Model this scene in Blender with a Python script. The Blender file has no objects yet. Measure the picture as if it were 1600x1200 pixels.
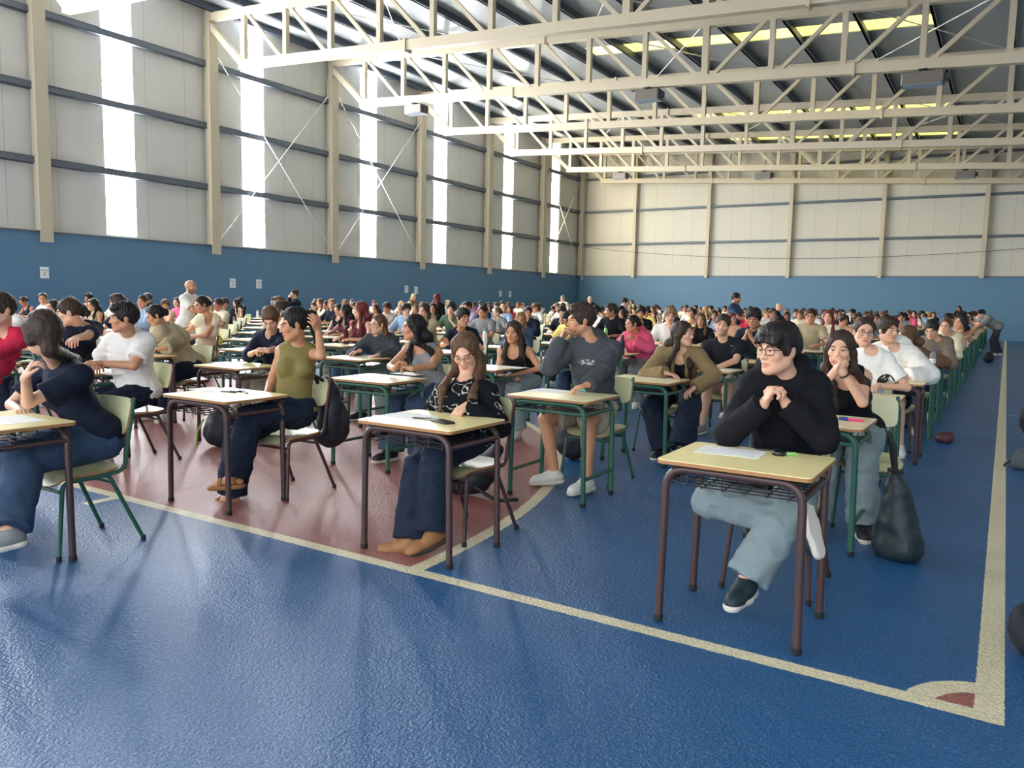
import bpy, bmesh, math, random
import numpy as np
from mathutils import Vector, Matrix
RNG = random.Random(7)
SC = bpy.context.scene
COL = SC.collection
PI = math.pi

# ------------------------------------------------------------------ camera model (1600 x 1200 frame)
YAW, PITCH, ROLL, FOC, EYE = 0.557123965, 0.105336259, 0.0212775391, 1230.15, 1.45
_cy, _sy = math.cos(YAW), math.sin(YAW)
CF = np.array([-_sy*math.cos(PITCH), _cy*math.cos(PITCH), -math.sin(PITCH)])
_r = np.array([_cy, _sy, 0.0]); _u = np.cross(_r, CF)
CR = _r*math.cos(ROLL)+_u*math.sin(ROLL)
CU = -_r*math.sin(ROLL)+_u*math.cos(ROLL)
CAM = np.array([0, 0, EYE])

def ray(x, y): return CF*FOC+CR*(x-800)-CU*(y-600)
def at(x, y, Y):
    d = ray(x, y); return CAM+d*(Y/d[1])
def proj(p):
    v = np.asarray(p, float)-CAM; z = v@CF
    return 800+FOC*(v@CR)/z, 600-FOC*(v@CU)/z
def onray(x, y, anchor, length, near=True):
    """point of the sight line at the given distance from anchor (a bone of fixed length)"""
    d = ray(x, y); d = d/np.linalg.norm(d); w = np.asarray(anchor)-CAM
    b = w@d; q = length*length-(w@w-b*b)
    if q <= 0:
        p = CAM+d*b; v = p-anchor
        return anchor+v/np.linalg.norm(v)*length
    s = math.sqrt(q); return CAM+d*(b-s if near else b+s)

cam = bpy.data.cameras.new('camera'); co = bpy.data.objects.new('camera', cam); COL.objects.link(co)
cam.sensor_width = 36; cam.lens = FOC*36/1600; cam.clip_end = 300; cam.clip_start = .05
co.matrix_world = Matrix(((CR[0], CU[0], -CF[0], 0), (CR[1], CU[1], -CF[1], 0), (CR[2], CU[2], -CF[2], EYE), (0, 0, 0, 1)))
SC.camera = co
SC.view_settings.view_transform = 'Standard'; SC.view_settings.look = 'None'
SC.view_settings.gamma = 1; SC.view_settings.use_curve_mapping = False
SC.view_settings.exposure = 0.42

# ------------------------------------------------------------------ materials
def lin(c):
    if isinstance(c, str): c = [int(c[i:i+2], 16) for i in (0, 2, 4)]
    c = [v/255 for v in c[:3]]
    return tuple(v/12.92 if v <= .04045 else ((v+.055)/1.055)**2.4 for v in c)+(1,)

class E:
    """a shader socket with arithmetic"""
    nt = None
    def __init__(s, k): s.k = k
    def op(o, a, b=None, c=None):
        n = E.nt.nodes.new('ShaderNodeMath'); n.operation = o
        for i, v in enumerate((a, b, c)):
            if v is None: continue
            if isinstance(v, E): E.nt.links.new(v.k, n.inputs[i])
            else: n.inputs[i].default_value = v
        return E(n.outputs[0])
    def __add__(s, o): return E.op('ADD', s, o)
    def __sub__(s, o): return E.op('SUBTRACT', s, o)
    def __mul__(s, o): return E.op('MULTIPLY', s, o)
    def __truediv__(s, o): return E.op('DIVIDE', s, o)
    def lt(s, o): return E.op('LESS_THAN', s, o)
    def gt(s, o): return E.op('GREATER_THAN', s, o)
    def abs(s): return E.op('ABSOLUTE', s)
    def min(s, o): return E.op('MINIMUM', s, o)
    def max(s, o): return E.op('MAXIMUM', s, o)
    def sqrt(s): return E.op('SQRT', s)
    def frac(s): return E.op('FRACT', s)
def mixc(f, a, b):
    n = E.nt.nodes.new('ShaderNodeMix'); n.data_type = 'RGBA'
    for i, v in ((0, f), (6, a), (7, b)):
        if isinstance(v, E): E.nt.links.new(v.k, n.inputs[i])
        else: n.inputs[i].default_value = v
    return E(n.outputs[2])
def newmat(name):
    m = bpy.data.materials.new(name); m.use_nodes = True
    E.nt = m.node_tree
    return m, m.node_tree.nodes['Principled BSDF']
def setin(b, k, v):
    if isinstance(v, E): E.nt.links.new(v.k, b.inputs[k])
    else: b.inputs[k].default_value = v
def coords(kind='Object'):
    n = E.nt.nodes.new('ShaderNodeTexCoord'); s = E.nt.nodes.new('ShaderNodeSeparateXYZ')
    E.nt.links.new(n.outputs[kind], s.inputs[0])
    return E(n.outputs[kind]), E(s.outputs[0]), E(s.outputs[1]), E(s.outputs[2])
def noise(vec, scale, detail=3, rough=.55, stretch=None):
    if stretch:
        m = E.nt.nodes.new('ShaderNodeMapping'); m.inputs['Scale'].default_value = stretch
        E.nt.links.new(vec.k, m.inputs[0]); vec = E(m.outputs[0])
    n = E.nt.nodes.new('ShaderNodeTexNoise'); n.inputs['Scale'].default_value = scale
    n.inputs['Detail'].default_value = detail; n.inputs['Roughness'].default_value = rough
    E.nt.links.new(vec.k, n.inputs['Vector'])
    return E(n.outputs[0])
def bump(b, h, strength=.3, dist=.01):
    n = E.nt.nodes.new('ShaderNodeBump'); n.inputs['Strength'].default_value = strength
    n.inputs['Distance'].default_value = dist
    E.nt.links.new(h.k, n.inputs['Height']); E.nt.links.new(n.outputs[0], b.inputs['Normal'])
MATS = {}
def mat(name, col, rough=.6, var=.12, scale=8, metal=0, spec=.5, bmp=0, stretch=None, bscale=None):
    if name in MATS: return MATS[name]
    m, b = newmat(name); c = lin(col)
    vec, x, y, z = coords()
    n = noise(vec, scale, 4, .6, stretch)
    setin(b, 'Base Color', mixc(n, tuple(v*(1-var) for v in c[:3])+(1,), tuple(min(1, v*(1+var)) for v in c[:3])+(1,)))
    setin(b, 'Roughness', rough); setin(b, 'Metallic', metal); setin(b, 'Specular IOR Level', spec)
    if bmp: bump(b, noise(vec, bscale or scale*6, 3), bmp, .004)
    MATS[name] = m
    return m

# ------------------------------------------------------------------ mesh building
class MB:
    """collects shapes; build() links them as ONE mesh object"""
    def __init__(s): s.v = []; s.f = []; s.mi = []; s.cur = 0
    def raw(s, vs, fs):
        b = len(s.v); s.v += [tuple(p) for p in vs]
        s.f += [tuple(b+i for i in f) for f in fs]; s.mi += [s.cur]*len(fs)
    def box(s, lo, hi, M=None):
        x0, y0, z0 = lo; x1, y1, z1 = hi
        vs = [(x0, y0, z0), (x1, y0, z0), (x1, y1, z0), (x0, y1, z0), (x0, y0, z1), (x1, y0, z1), (x1, y1, z1), (x0, y1, z1)]
        if M is not None: vs = [tuple(M @ Vector(p)) for p in vs]
        s.raw(vs, [(3, 2, 1, 0), (4, 5, 6, 7), (0, 1, 5, 4), (1, 2, 6, 5), (2, 3, 7, 6), (3, 0, 4, 7)])
    def bar(s, a, b, w, h, up=(0, 0, 1)):
        """rectangular bar from a to b, w across, h along up"""
        a, b = Vector(a), Vector(b); d = (b-a).normalized(); up = Vector(up)
        x = d.cross(up).normalized(); u = x.cross(d)
        vs = [p+x*(i*w/2)+u*(j*h/2) for p in (a, b) for i, j in ((-1, -1), (1, -1), (1, 1), (-1, 1))]
        s.raw(vs, [(0, 1, 2, 3), (7, 6, 5, 4), (0, 4, 5, 1), (1, 5, 6, 2), (2, 6, 7, 3), (3, 7, 4, 0)])
    def tube(s, pts, r, n=10, caps=True, radii=None):
        pts = [Vector(p) for p in pts]
        ring0 = len(s.v); prev = None; vs = []
        for i, p in enumerate(pts):
            t = (pts[min(i+1, len(pts)-1)]-pts[max(i-1, 0)]).normalized()
            if prev is None:
                ref = Vector((0, 0, 1)) if abs(t.z) < .9 else Vector((1, 0, 0))
                x = t.cross(ref).normalized()
            else: x = (prev-t*prev.dot(t)).normalized()
            prev = x; y = t.cross(x); rr = radii[i] if radii else r
            vs += [p+(x*math.cos(a)+y*math.sin(a))*rr for a in [2*PI*k/n for k in range(n)]]
        fs = []
        for i in range(len(pts)-1):
            for k in range(n):
                a, b = i*n+k, i*n+(k+1) % n
                fs.append((a, b, b+n, a+n))
        if caps: fs += [tuple(range(n-1, -1, -1)), tuple((len(pts)-1)*n+k for k in range(n))]
        s.raw(vs, fs)
    def lathe(s, prof, c=(0, 0, 0), n=20, M=None):
        vs = []; c = Vector(c)
        for r, z in prof:
            for k in range(n):
                p = Vector((r*math.cos(2*PI*k/n), r*math.sin(2*PI*k/n), z))
                vs.append((M @ p if M else p)+c)
        fs = []
        for i in range(len(prof)-1):
            for k in range(n):
                a, b = i*n+k, i*n+(k+1) % n
                fs.append((a, b, b+n, a+n))
        fs += [tuple(range(n-1, -1, -1)), tuple((len(prof)-1)*n+k for k in range(n))]
        s.raw(vs, fs)
    def prism(s, outline, z0, z1, M=None):
        n = len(outline); vs = [(x, y, z0) for x, y in outline]+[(x, y, z1) for x, y in outline]
        if M is not None: vs = [tuple(M @ Vector(p)) for p in vs]
        fs = [tuple(range(n-1, -1, -1)), tuple(range(n, 2*n))]
        fs += [(i, (i+1) % n, n+(i+1) % n, n+i) for i in range(n)]
        s.raw(vs, fs)
    def mesh(s, name, mats, smooth=False):
        me = bpy.data.meshes.new(name); me.from_pydata(s.v, [], s.f)
        for m in (mats if isinstance(mats, (list, tuple)) else [mats]): me.materials.append(m)
        me.polygons.foreach_set('material_index', s.mi)
        if smooth: me.polygons.foreach_set('use_smooth', [True]*len(s.f)); me.set_sharp_from_angle(angle=.7)
        me.update(); return me
    def build(s, name, mats, parent=None, smooth=False, loc=None, rz=0):
        o = bpy.data.objects.new(name, s.mesh(name, mats, smooth)); COL.objects.link(o)
        if parent: o.parent = parent
        if loc is not None: o.location = loc
        if rz: o.rotation_euler = (0, 0, rz)
        return o
def rrect(w, d, r, n=4, cx=0, cy=0):
    out = []
    for sx, sy, a0 in ((1, 1, 0), (-1, 1, PI/2), (-1, -1, PI), (1, -1, 1.5*PI)):
        for k in range(n+1):
            a = a0+PI/2*k/n
            out.append((cx+sx*(w/2-r)+r*math.cos(a), cy+sy*(d/2-r)+r*math.sin(a)))
    return out
def bend(pts, r, n=6):
    """polyline with its inner corners rounded to radius r"""
    P = [Vector(p) for p in pts]; out = [P[0]]
    for i in range(1, len(P)-1):
        a, b, c = P[i-1], P[i], P[i+1]; u = (a-b).normalized(); v = (c-b).normalized()
        ang = u.angle(v); t = min(r/math.tan(ang/2), (a-b).length*.49, (c-b).length*.49)
        p0, p1 = b+u*t, b+v*t
        for k in range(n+1):
            q = k/n; out.append(p0*(1-q)**2+b*2*q*(1-q)+p1*q*q)
    out.append(P[-1]); return out
def empty(name, loc=(0, 0, 0), rz=0):
    o = bpy.data.objects.new(name, None); COL.objects.link(o); o.location = loc; o.rotation_euler = (0, 0, rz)
    o.empty_display_size = .1
    return o
def tag(o, label=None, cat=None, group=None, kind=None):
    if label: o['label'] = label
    if cat: o['category'] = cat
    if group: o['group'] = group
    if kind: o['kind'] = kind
    return o
def copy_tree(o, parent=None):
    c = o.copy(); COL.objects.link(c)
    if parent is not None: c.parent = parent
    for ch in list(KIDS.get(o, ())) or list(o.children): copy_tree(ch, c)
    return c
KIDS = {}
ORD = ['zeroth', 'first', 'second', 'third', 'fourth', 'fifth', 'sixth', 'seventh', 'eighth', 'ninth', 'tenth', 'eleventh', 'twelfth',
       'thirteenth', 'fourteenth', 'fifteenth', 'sixteenth', 'seventeenth', 'eighteenth', 'nineteenth', 'twentieth', 'twenty-first',
       'twenty-second', 'twenty-third', 'twenty-fourth', 'twenty-fifth', 'twenty-sixth', 'twenty-seventh']
# ------------------------------------------------------------------ the hall
WX, WY, RX, BY = -23.74, 46.0, 7.2, -9.0      # left wall, far wall, right wall, end behind the camera, left unwalled for fill light
BASE = 3.11
def roof_z(x): return 10.42-.06*(x+12)          # underside of the roof sheets
def struct(o): o['kind'] = 'structure'; return o

def m_floor():
    m, b = newmat('sports_floor'); vec, x, y, z = coords()
    blue = lin((8, 88, 142)); red = lin((166, 92, 78)); yel = lin((255, 240, 196)); wht = lin((190, 205, 220))
    big = noise(vec, .35, 4, .6); gr = noise(vec, 85, 2, .6); gr2 = noise(vec, 40, 3, .6)
    # goal area: distance to the segment between the two goal posts
    dx = ((x+10.6).abs()-1.6).max(0.0); dy = y-3.2
    d = (dx*dx+dy*dy).sqrt()
    inside = y.gt(3.2)
    area = d.lt(6.4)*inside
    wob = (gr2-.5)*.03+(noise(vec, 240, 2)-.5)*.012
    ringl = (d-6.4).abs().lt(wob+.045)*inside
    goal = (y-3.2+wob*.6).abs().lt(.042)*x.lt(.1)
    touch = (x-.052+wob*.6).abs().lt(.048)*y.gt(3.16)*y.lt(46)
    cx = x-.1; cy = y-3.16; cr = (cx*cx+cy*cy).sqrt()
    quad = x.lt(.1)*y.gt(3.16)
    cline = (cr-.285+wob*.4).abs().lt(.047)*quad
    cfill = cr.lt(.25)*quad
    tick = (x+5.27).abs().lt(.04)*(y-3.06).abs().lt(.12)
    line = ringl.max(goal).max(touch).max(cline).max(tick)
    # thin white lines of a second court that cross the aisle
    w = None
    for yy, x0, x1 in ((9.0, .1, .3), (13.0, .1, .3), (17.6, -1.15, .02), (26.0, .1, .4), (32.0, .1, .45)):
        q = (y-yy).abs().lt(.025)*x.gt(x0)*x.lt(x1); w = q if w is None else w.max(q)
    wear = noise(vec, 9, 5, .7)
    c = mixc(big, tuple(v*.82 for v in blue[:3])+(1,), tuple(v*1.15 for v in blue[:3])+(1,))
    c = mixc(area.max(cfill), c, mixc(wear, tuple(v*.85 for v in red[:3])+(1,), tuple(v*1.12 for v in red[:3])+(1,)))
    c = mixc(w*.8, c, wht)
    c = mixc(line*(E.op('MULTIPLY', wear, .3)+.85).min(1.0), c, mixc(gr2, tuple(v*.8 for v in yel[:3])+(1,), yel))
    c = mixc((gr.gt(.56))*.3, c, (.02, .04, .07, 1)); c = mixc(gr.lt(.42)*.25, c, (.22, .44, .72, 1))
    setin(b, 'Base Color', c)
    setin(b, 'Roughness', noise(vec, 1.2, 3)*.14+.33); setin(b, 'Specular IOR Level', 1.0)
    h = gr*.6+gr2*.6
    bump(b, h, .9, .012)
    return m
def m_panels(name, col, axis, step, rough=.5):
    """coated sandwich panels: joints every `step` metres along the axis, fine ribs between them"""
    m, b = newmat(name); vec, x, y, z = coords(); a = (x, y, z)[axis]
    n = noise(vec, .8, 3); c = lin(col)
    f = (a/step).frac(); joint = (f-.5).abs().gt(.492)
    rib = E.op('SINE', a*(2*PI/.1))
    base = mixc(n, tuple(v*.93 for v in c[:3])+(1,), c)
    setin(b, 'Base Color', mixc(joint*.55, base, tuple(v*.45 for v in c[:3])+(1,)))
    setin(b, 'Roughness', rough); bump(b, rib*.2-joint, .25, .004)
    return m
def m_paint(name, col, rough=.55):
    m, b = newmat(name); vec, x, y, z = coords(); c = lin(col)
    n = noise(vec, .7, 4, .6); g = noise(vec, 60, 3)
    setin(b, 'Base Color', mixc(n, tuple(v*.9 for v in c[:3])+(1,), tuple(v*1.08 for v in c[:3])+(1,)))
    setin(b, 'Roughness', rough); bump(b, g, .15, .004)
    return m
def m_light(name, col, strength, stain=0):
    m, b = newmat(name); vec, x, y, z = coords()
    n = noise(vec, .8, 4); c = lin(col)
    b.inputs['Base Color'].default_value = (.8, .8, .8, 1)
    setin(b, 'Emission Color', mixc(n, tuple(v*(1-stain) for v in c[:3])+(1,), c))
    b.inputs['Emission Strength'].default_value = strength
    b.inputs['Roughness'].default_value = .4
    return m
M_FLOOR = m_floor()
M_BLUE = m_paint('blue_wall_paint', (86, 124, 150))
M_CLAD = m_panels('grey_wall_panels', (206, 204, 196), 1, 1.425)
M_CLADX = m_panels('cream_wall_panels', (204, 199, 182), 0, 1.16)
M_ROOF = m_panels('roof_panels', (152, 157, 156), 1, 1.0, .38)
M_STEEL = mat('cream_steel', (192, 180, 155), .45, .06, 3)
M_GALV = mat('galvanised_steel', (96, 104, 112), .45, .12, 6, metal=.2)
M_PURL = mat('dark_purlin_steel', (74, 84, 96), .5, .1, 5, metal=.1)
M_WIN = m_light('daylight_polycarbonate', (250, 252, 255), 66.0, .05)
M_WIN2 = m_light('dusty_dimmed_polycarbonate', (255, 250, 232), 42.0, .1); M_WIN3 = m_light('dirty_dimmed_polycarbonate', (255, 240, 212), 14.0, .15)  # last two panes tinted, and dimmed to keep the far wall less bright
M_SKY = m_light('yellowed_skylight', (255, 236, 104), 1.8, .2)
M_ROD = mat('bracing_rod', (205, 205, 200), .4, .05, metal=.3)
M_DARK = mat('dark_metal', (52, 56, 62), .5, .1)
M_LAMP = mat('lamp_housing', (112, 106, 98), .45, .1, metal=.3)
M_LENS = mat('lamp_glass', (150, 160, 172), .2, .05)

o = MB(); o.box((WX-.6, BY, -.2), (RX+.6, WY+.6, 0)); struct(o.build('floor', M_FLOOR))
# left wall: painted concrete below, panels above, left open for the tall windows
WINS = [2.9, 8.6, 14.75, 19.9, 26.05, 31.15, 37.3, 42.65]  # first two unseen, presumed along the wall and included for light
o = MB(); o.box((WX-.35, BY, 0), (WX+.12, WY, BASE)); struct(o.build('wall_left_base', M_BLUE))
o = MB(); o.box((WX-.1, BY, BASE), (WX+.16, WY, BASE+.05)); struct(o.build('trim_1', M_GALV))
o = MB(); e = BY
for w in WINS+[None]:
    y1 = w-.5 if w else WY
    o.box((WX-.12, e, BASE+.05), (WX, y1, 11.5)); e = (w or 0)+.5
    if w:
        o.box((WX-.12, w-.5, BASE+.05), (WX, w+.5, BASE+.12)); o.box((WX-.12, w-.5, 11.15), (WX, w+.5, 11.5))
struct(o.build('wall_left', M_CLAD))
for i, w in enumerate(WINS):
    o = MB(); o.box((WX-.1, w-.5, BASE+.12), (WX-.06, w+.5, 11.15)); win = struct(o.build('window_%d' % (i+1), M_WIN3 if i == 7 else M_WIN2 if i == 6 else M_WIN))
    o = MB(); o.box((WX-.11, w-.5, BASE+.12), (WX-.02, w-.475, 11.15)); o.box((WX-.11, w+.475, BASE+.12), (WX-.02, w+.5, 11.15))
    o.build('window_frame', M_GALV, win)
# far wall
o = MB(); o.box((WX-.35, WY-.12, 0), (RX+.3, WY+.3, BASE)); struct(o.build('wall_back_base', M_BLUE))
o = MB(); o.box((WX, WY-.16, BASE), (RX, WY+.1, BASE+.05)); struct(o.build('trim_2', M_GALV))
o = MB(); o.box((WX-.1, WY, BASE+.05), (RX+.1, WY+.12, 11.5)); struct(o.build('wall_back', M_CLADX))
# right wall (outside the frame)
o = MB(); o.box((RX, BY, 0), (RX+.35, WY, BASE)); struct(o.build('wall_right_base', M_BLUE))
o = MB(); o.box((RX+.12, BY, BASE), (RX+.24, WY, 11.5)); struct(o.build('wall_right', M_CLAD))
# columns and girts of the left wall
CY = [6.5, 12.24, 17.95, 23.66, 29.33, 34.97, 40.71, 45.75]
def i_column(x, y, z1, axis, hi=None):
    o = MB()
    w, d, t = (.36, .42, .03) if axis == 'x' else (.2, .3, .03)
    low = .28 if axis == 'x' else .06
    def bx(u0, v0, u1, v1, z0, z1):   # u across the wall, v off the wall
        if axis == 'x': o.box((x+v0, y+u0, z0), (x+v1, y+u1, z1))
        else: o.box((x+u0, y-v1, z0), (x+u1, y-v0, z1))
    bx(-w/2, d-t, w/2, d, BASE-low, z1); bx(-w/2+.025, .1, w/2-.025, d-t, BASE+.05, z1)
    if hi: bx(-.12, .12, .12, d-.04, z1, hi)
    return struct(o.build('column', M_STEEL))
for y in CY: i_column(WX, y, 10.1, 'x', 11.1)
for x in (-19.85, -15.2, -10.55, -5.85, -1.2, 3.45): i_column(x, WY, roof_z(x)-.2, 'y')
for z in (5.12, 7.16, 9.2):
    ys = [BY]+CY+[WY]
    for a, b in zip(ys[:-1], ys[1:]):
        o = MB(); o.box((WX+.0, a+.02, z-.1), (WX+.2, b-.02, z-.085)); o.box((WX+.0, a+.02, z+.085), (WX+.2, b-.02, z+.1)); o.box((WX+.185, a+.02, z-.1), (WX+.2, b-.02, z+.1))
        struct(o.build('wall_girt', M_GALV))
    xs = [WX, -19.85, -15.2, -10.55, -5.85, -1.2, 3.45, RX]
    for a, b in zip(xs[:-1], xs[1:]):
        if z > 9: a, b = a+.02, b-.02
        o = MB(); o.box((a+.12, WY-.2, z-.06), (b-.12, WY, z-.045)); o.box((a+.12, WY-.2, z+.045), (b-.12, WY, z+.06)); o.box((a+.12, WY-.2, z-.06), (b-.12, WY-.185, z+.06))
        struct(o.build('wall_girt', M_GALV))
# roof sheets, skylights, purlins
o = MB(); SKY = [(26.15, 27.15), (37.45, 38.4), (43.5, 44.3)]
def roofbox(o, x0, x1, y0, y1, t=.1, dz=0):
    z0, z1 = roof_z(x0)+dz, roof_z(x1)+dz
    vs = [(x0, y0, z0), (x1, y0, z1), (x1, y1, z1), (x0, y1, z0), (x0, y0, z0+t), (x1, y0, z1+t), (x1, y1, z1+t), (x0, y1, z0+t)]
    o.raw(vs, [(3, 2, 1, 0), (4, 5, 6, 7), (0, 1, 5, 4), (1, 2, 6, 5), (2, 3, 7, 6), (3, 0, 4, 7)])
e = BY
for a, b in SKY+[(None, None)]:
    roofbox(o, WX-.3, RX+.4, e, a if a else WY+.3)
    if a: roofbox(o, WX-.3, -13.55, a, b); roofbox(o, -2.35, RX+.4, a, b)
    e = b
struct(o.build('ceiling', M_ROOF))
for i, (a, b) in enumerate(SKY):
    o = MB(); roofbox(o, -13.55, -2.35, a, b, .04, .03); struct(o.build('window_%d' % (i+9), M_SKY))
PX = [-21.75+1.94*k for k in range(15)]
for x in [-23.3]+PX:
    o = MB(); z = roof_z(x); o.box((x-.035, BY, z-.24), (x+.035, WY-.05, z-.005)); o.box((x-.035, BY, z-.24), (x+.075, WY-.05, z-.225))
    struct(o.build('purlin', M_PURL))
# trusses
def tz(x): return roof_z(x)-.4       # centre of the top chord
def bz(x): return 8.97-.06*(x+21.9)
def truss(y):
    t = empty('roof_truss', (0, 0, 0)); struct(t)
    d = .09
    def bar(name, x0, z0, x1, z1, w, h, dy=0):
        o = MB(); o.bar((x0, y+dy, z0), (x1, y+dy, z1), w, h, up=(-(z1-z0), 0, (x1-x0))); return o.build(name, M_STEEL, t)
    bar('top_chord', WX+.1, tz(WX+.1), RX, tz(RX), .2, .26)
    bar('bottom_chord', -21.95, bz(-21.95), RX, bz(RX), .22, .27)
    bar('end_brace', -23.6, tz(-23.6)-.1, -21.85, bz(-21.85)+.03, .2, .2)
    for k, x in enumerate(PX):
        s = .15 if abs(x+8.25) > .1 else .19
        bar('upright', x, bz(x), x, tz(x), s, s)
        if k+1 < len(PX):
            x2 = PX[k+1]
            if x < -8.4: bar('diagonal_brace', x+.1, tz(x+.1), x2-.12, bz(x2-.12), .11, .11)
            else: bar('diagonal_brace', x+.12, bz(x+.12), x2-.1, tz(x2-.1), .11, .11)
    for x in (-14.9, -4.0):        # splice plates of the chords
        o = MB(); o.box((x-.03, y-.15, bz(x)-.19), (x+.03, y+.15, bz(x)+.17)); o.box((x+1.2-.03, y-.14, tz(x+1.2)-.16), (x+1.2+.03, y+.14, tz(x+1.2)+.16))
        o.build('splice_plate', M_STEEL, t)
for y in (6.5, 12.24, 17.95, 23.66, 29.33, 34.97, 40.71, 45.3): truss(y)
# rod bracing on the left wall and under the roof
def rod(a, b):
    o = MB(); o.tube([a, b], .018, 6); struct(o.build('bracing_rod', M_ROD))
for a, b in ((17.95, 23.66), (23.66, 29.33), (40.71, 45.75)):
    rod((WX+.33, a+.2, 9.5), (WX+.33, b-.2, 3.4)); rod((WX+.36, a+.2, 3.4), (WX+.36, b-.2, 9.5))
for a, b in ((23.66, 29.33), (34.97, 40.71), (17.95, 23.66)):
    for x0 in (-19.8, -12.05, -4.35):
        x1 = x0+3.88 if x0 > -19 else x0+3.88
        rod((x0, a, roof_z(x0)-.3), (x1, b, roof_z(x1)-.3)); rod((x0, b, roof_z(x0)-.34), (x1, a, roof_z(x1)-.34))
# cable sagging along the far wall
o = MB(); pts = []
for k in range(41):
    q = k/40; x = WX+.4+(RX-1-WX)*q; z = 5.0-.9*math.sin(PI*min(1, q*1.04))**.8*(1 if q < .6 else 1)
    pts.append((x, WY-.5, z))
o.tube(pts, .012, 5); tag(o.build('hanging_cable', M_DARK), 'thin dark cable sagging along the pale far wall', 'cable')
# flood lamps under the trusses
def lamp(x, y, label, w=.62):
    r = empty('flood_lamp', (x, y, bz(x)-.14)); tag(r, label, 'lamp', 'flood lamps under the trusses')
    o = MB(); o.prism(rrect(w, .46, .04), -.38, -.08); h = o.build('housing', M_LAMP, r)
    o = MB(); o.prism(rrect(w-.08, .38, .03), -.395, -.38); o.build('lamp_glass', M_LENS, r)
    o = MB(); o.box((-.02, -.2, -.1), (.02, -.16, .0)); o.box((-.02, .16, -.1), (.02, .2, .0)); o.box((-.1, -.2, -.03), (.1, .2, 0)); o.build('bracket', M_DARK, r)
    o = MB(); o.box((w/2-.005, -.1, -.32), (w/2+.09, .1, -.14)); o.build('ballast_box', M_DARK, r)
    return r
lamp(-19.2, 23.66, 'grey flood lamp hung under the truss chord by the left wall windows', .8)
lamp(-9.95, 23.66, 'grey flood lamp with bluish glass, middle of the second full truss', .8)
lamp(-2.3, 23.66, 'large weathered flood lamp below the nearest truss beside the skylight', 1.0)
lamp(-18.6, 40.71, 'small flood lamp near the left end of the farthest truss pair', .8)
lamp(-10.8, 40.71, 'small flood lamp at mid span in front of the far wall', .8)
lamp(-2.0, 40.71, 'small flood lamp on the far truss above the right aisle', .8)

# light: end wall behind the camera left out so the world adds fill
w = bpy.data.worlds.new('world'); SC.world = w; w.use_nodes = True
bg = w.node_tree.nodes['Background']; bg.inputs[0].default_value = (.9, .95, 1.0, 1); bg.inputs[1].default_value = 3.1
SC.cycles.use_denoising = True
SC.cycles.max_bounces = 8; SC.cycles.diffuse_bounces = 5; SC.cycles.glossy_bounces = 3
SC.cycles.sample_clamp_indirect = 6
# ------------------------------------------------------------------ school desks and chairs
M_GREEN = mat('green_tube', (44, 92, 74), .38, .1, 10)
M_BROWN = mat('brown_tube', (72, 50, 48), .38, .1, 10)
M_PLY = mat('plywood_edge', (172, 122, 76), .5, .15, 30, stretch=(1, 1, 12))
M_TOP = mat('cream_laminate', (252, 234, 170), .3, .05, 3)
M_TOP2 = mat('pale_laminate', (240, 230, 184), .3, .05, 3)
M_SEAT = mat('pale_green_ply', (206, 206, 160), .38, .08, 4)
M_WIRE = mat('wire_steel', (58, 56, 58), .4, .1, metal=.4)
M_RUB = mat('black_rubber', (26, 27, 28), .7, .1)
M_RIVET = mat('rivet_steel', (190, 190, 185), .3, .05, metal=.7)
TUBE = .0185

def desk_meshes(kind):
    """{part: [meshes]} of one desk; its origin is on the floor under the middle of the top, the pupil sits on +y"""
    fm = M_BROWN if kind == 'brown' else M_GREEN
    out = []
    o = MB(); o.prism(rrect(.67, .55, .03), .741, .757); o.cur = 1
    o.prism(rrect(.668, .548, .03), .757, .7605); out.append(('tabletop', o.mesh('tabletop', [M_PLY, M_TOP if kind == 'brown' else M_TOP2]), None))
    x, y, zt = .295, .235, .72
    for sy, nm in ((-1, 'front'), (1, 'rear')):
        for sx in (-1, 1):
            o = MB(); o.tube(bend([(sx*(x+.012), sy*y, .012), (sx*x, sy*y, zt), (sx*.1, sy*y, zt)], .1), TUBE, 10)
            out.append(('leg', o.mesh('leg', fm, True), 'foot_cap'))
        o = MB(); o.tube([(-.1, sy*y, zt), (.1, sy*y, zt)], TUBE, 10); out.append(('top_rail', o.mesh('top_rail', fm, True), None))
    zs = .658
    for sx in (-1, 1):
        o = MB(); o.tube([(sx*x, -y, zs), (sx*x, y, zs)], .015, 8); out.append(('side_rail', o.mesh('side_rail', fm, True), None))
        if kind != 'brown':
            o = MB(); o.tube([(sx*(x+.009), -y, .19), (sx*(x+.009), y, .19)], .014, 8); out.append(('stretcher', o.mesh('stretcher', fm, True), None))
    if kind != 'brown':
        o = MB(); o.tube([(-x, -y, zs), (x, -y, zs)], .012, 8); out.append(('front_rail', o.mesh('front_rail', fm, True), None))
    o = MB()
    zb = .645
    for k in range(8):
        yy = -y+.03+k*(2*y-.06)/7
        o.tube([(-x, yy, zs-.005), (-x+.03, yy, zb), (x-.03, yy, zb), (x, yy, zs-.005)], .0032, 5)
    for k in range(6):
        xx = -x+.06+k*(2*x-.12)/5
        o.tube([(xx, -y+.02, zb+.06), (xx, -y+.02, zb-.005), (xx, y-.03, zb-.005), (xx, y-.03, zb+.05)], .0032, 5)
    for zz in (zb+.03, zb+.06): o.tube([(-x+.03, -y+.02, zz), (x-.03, -y+.02, zz)], .0035, 5)
    o.tube([(-x+.06+.035*math.cos(a), -y+.015, zb+.03+.03*math.sin(a)) for a in np.linspace(0, 2*PI, 13)], .0035, 5)
    out.append(('wire_basket', o.mesh('wire_basket', M_WIRE), None))
    return out
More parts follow.
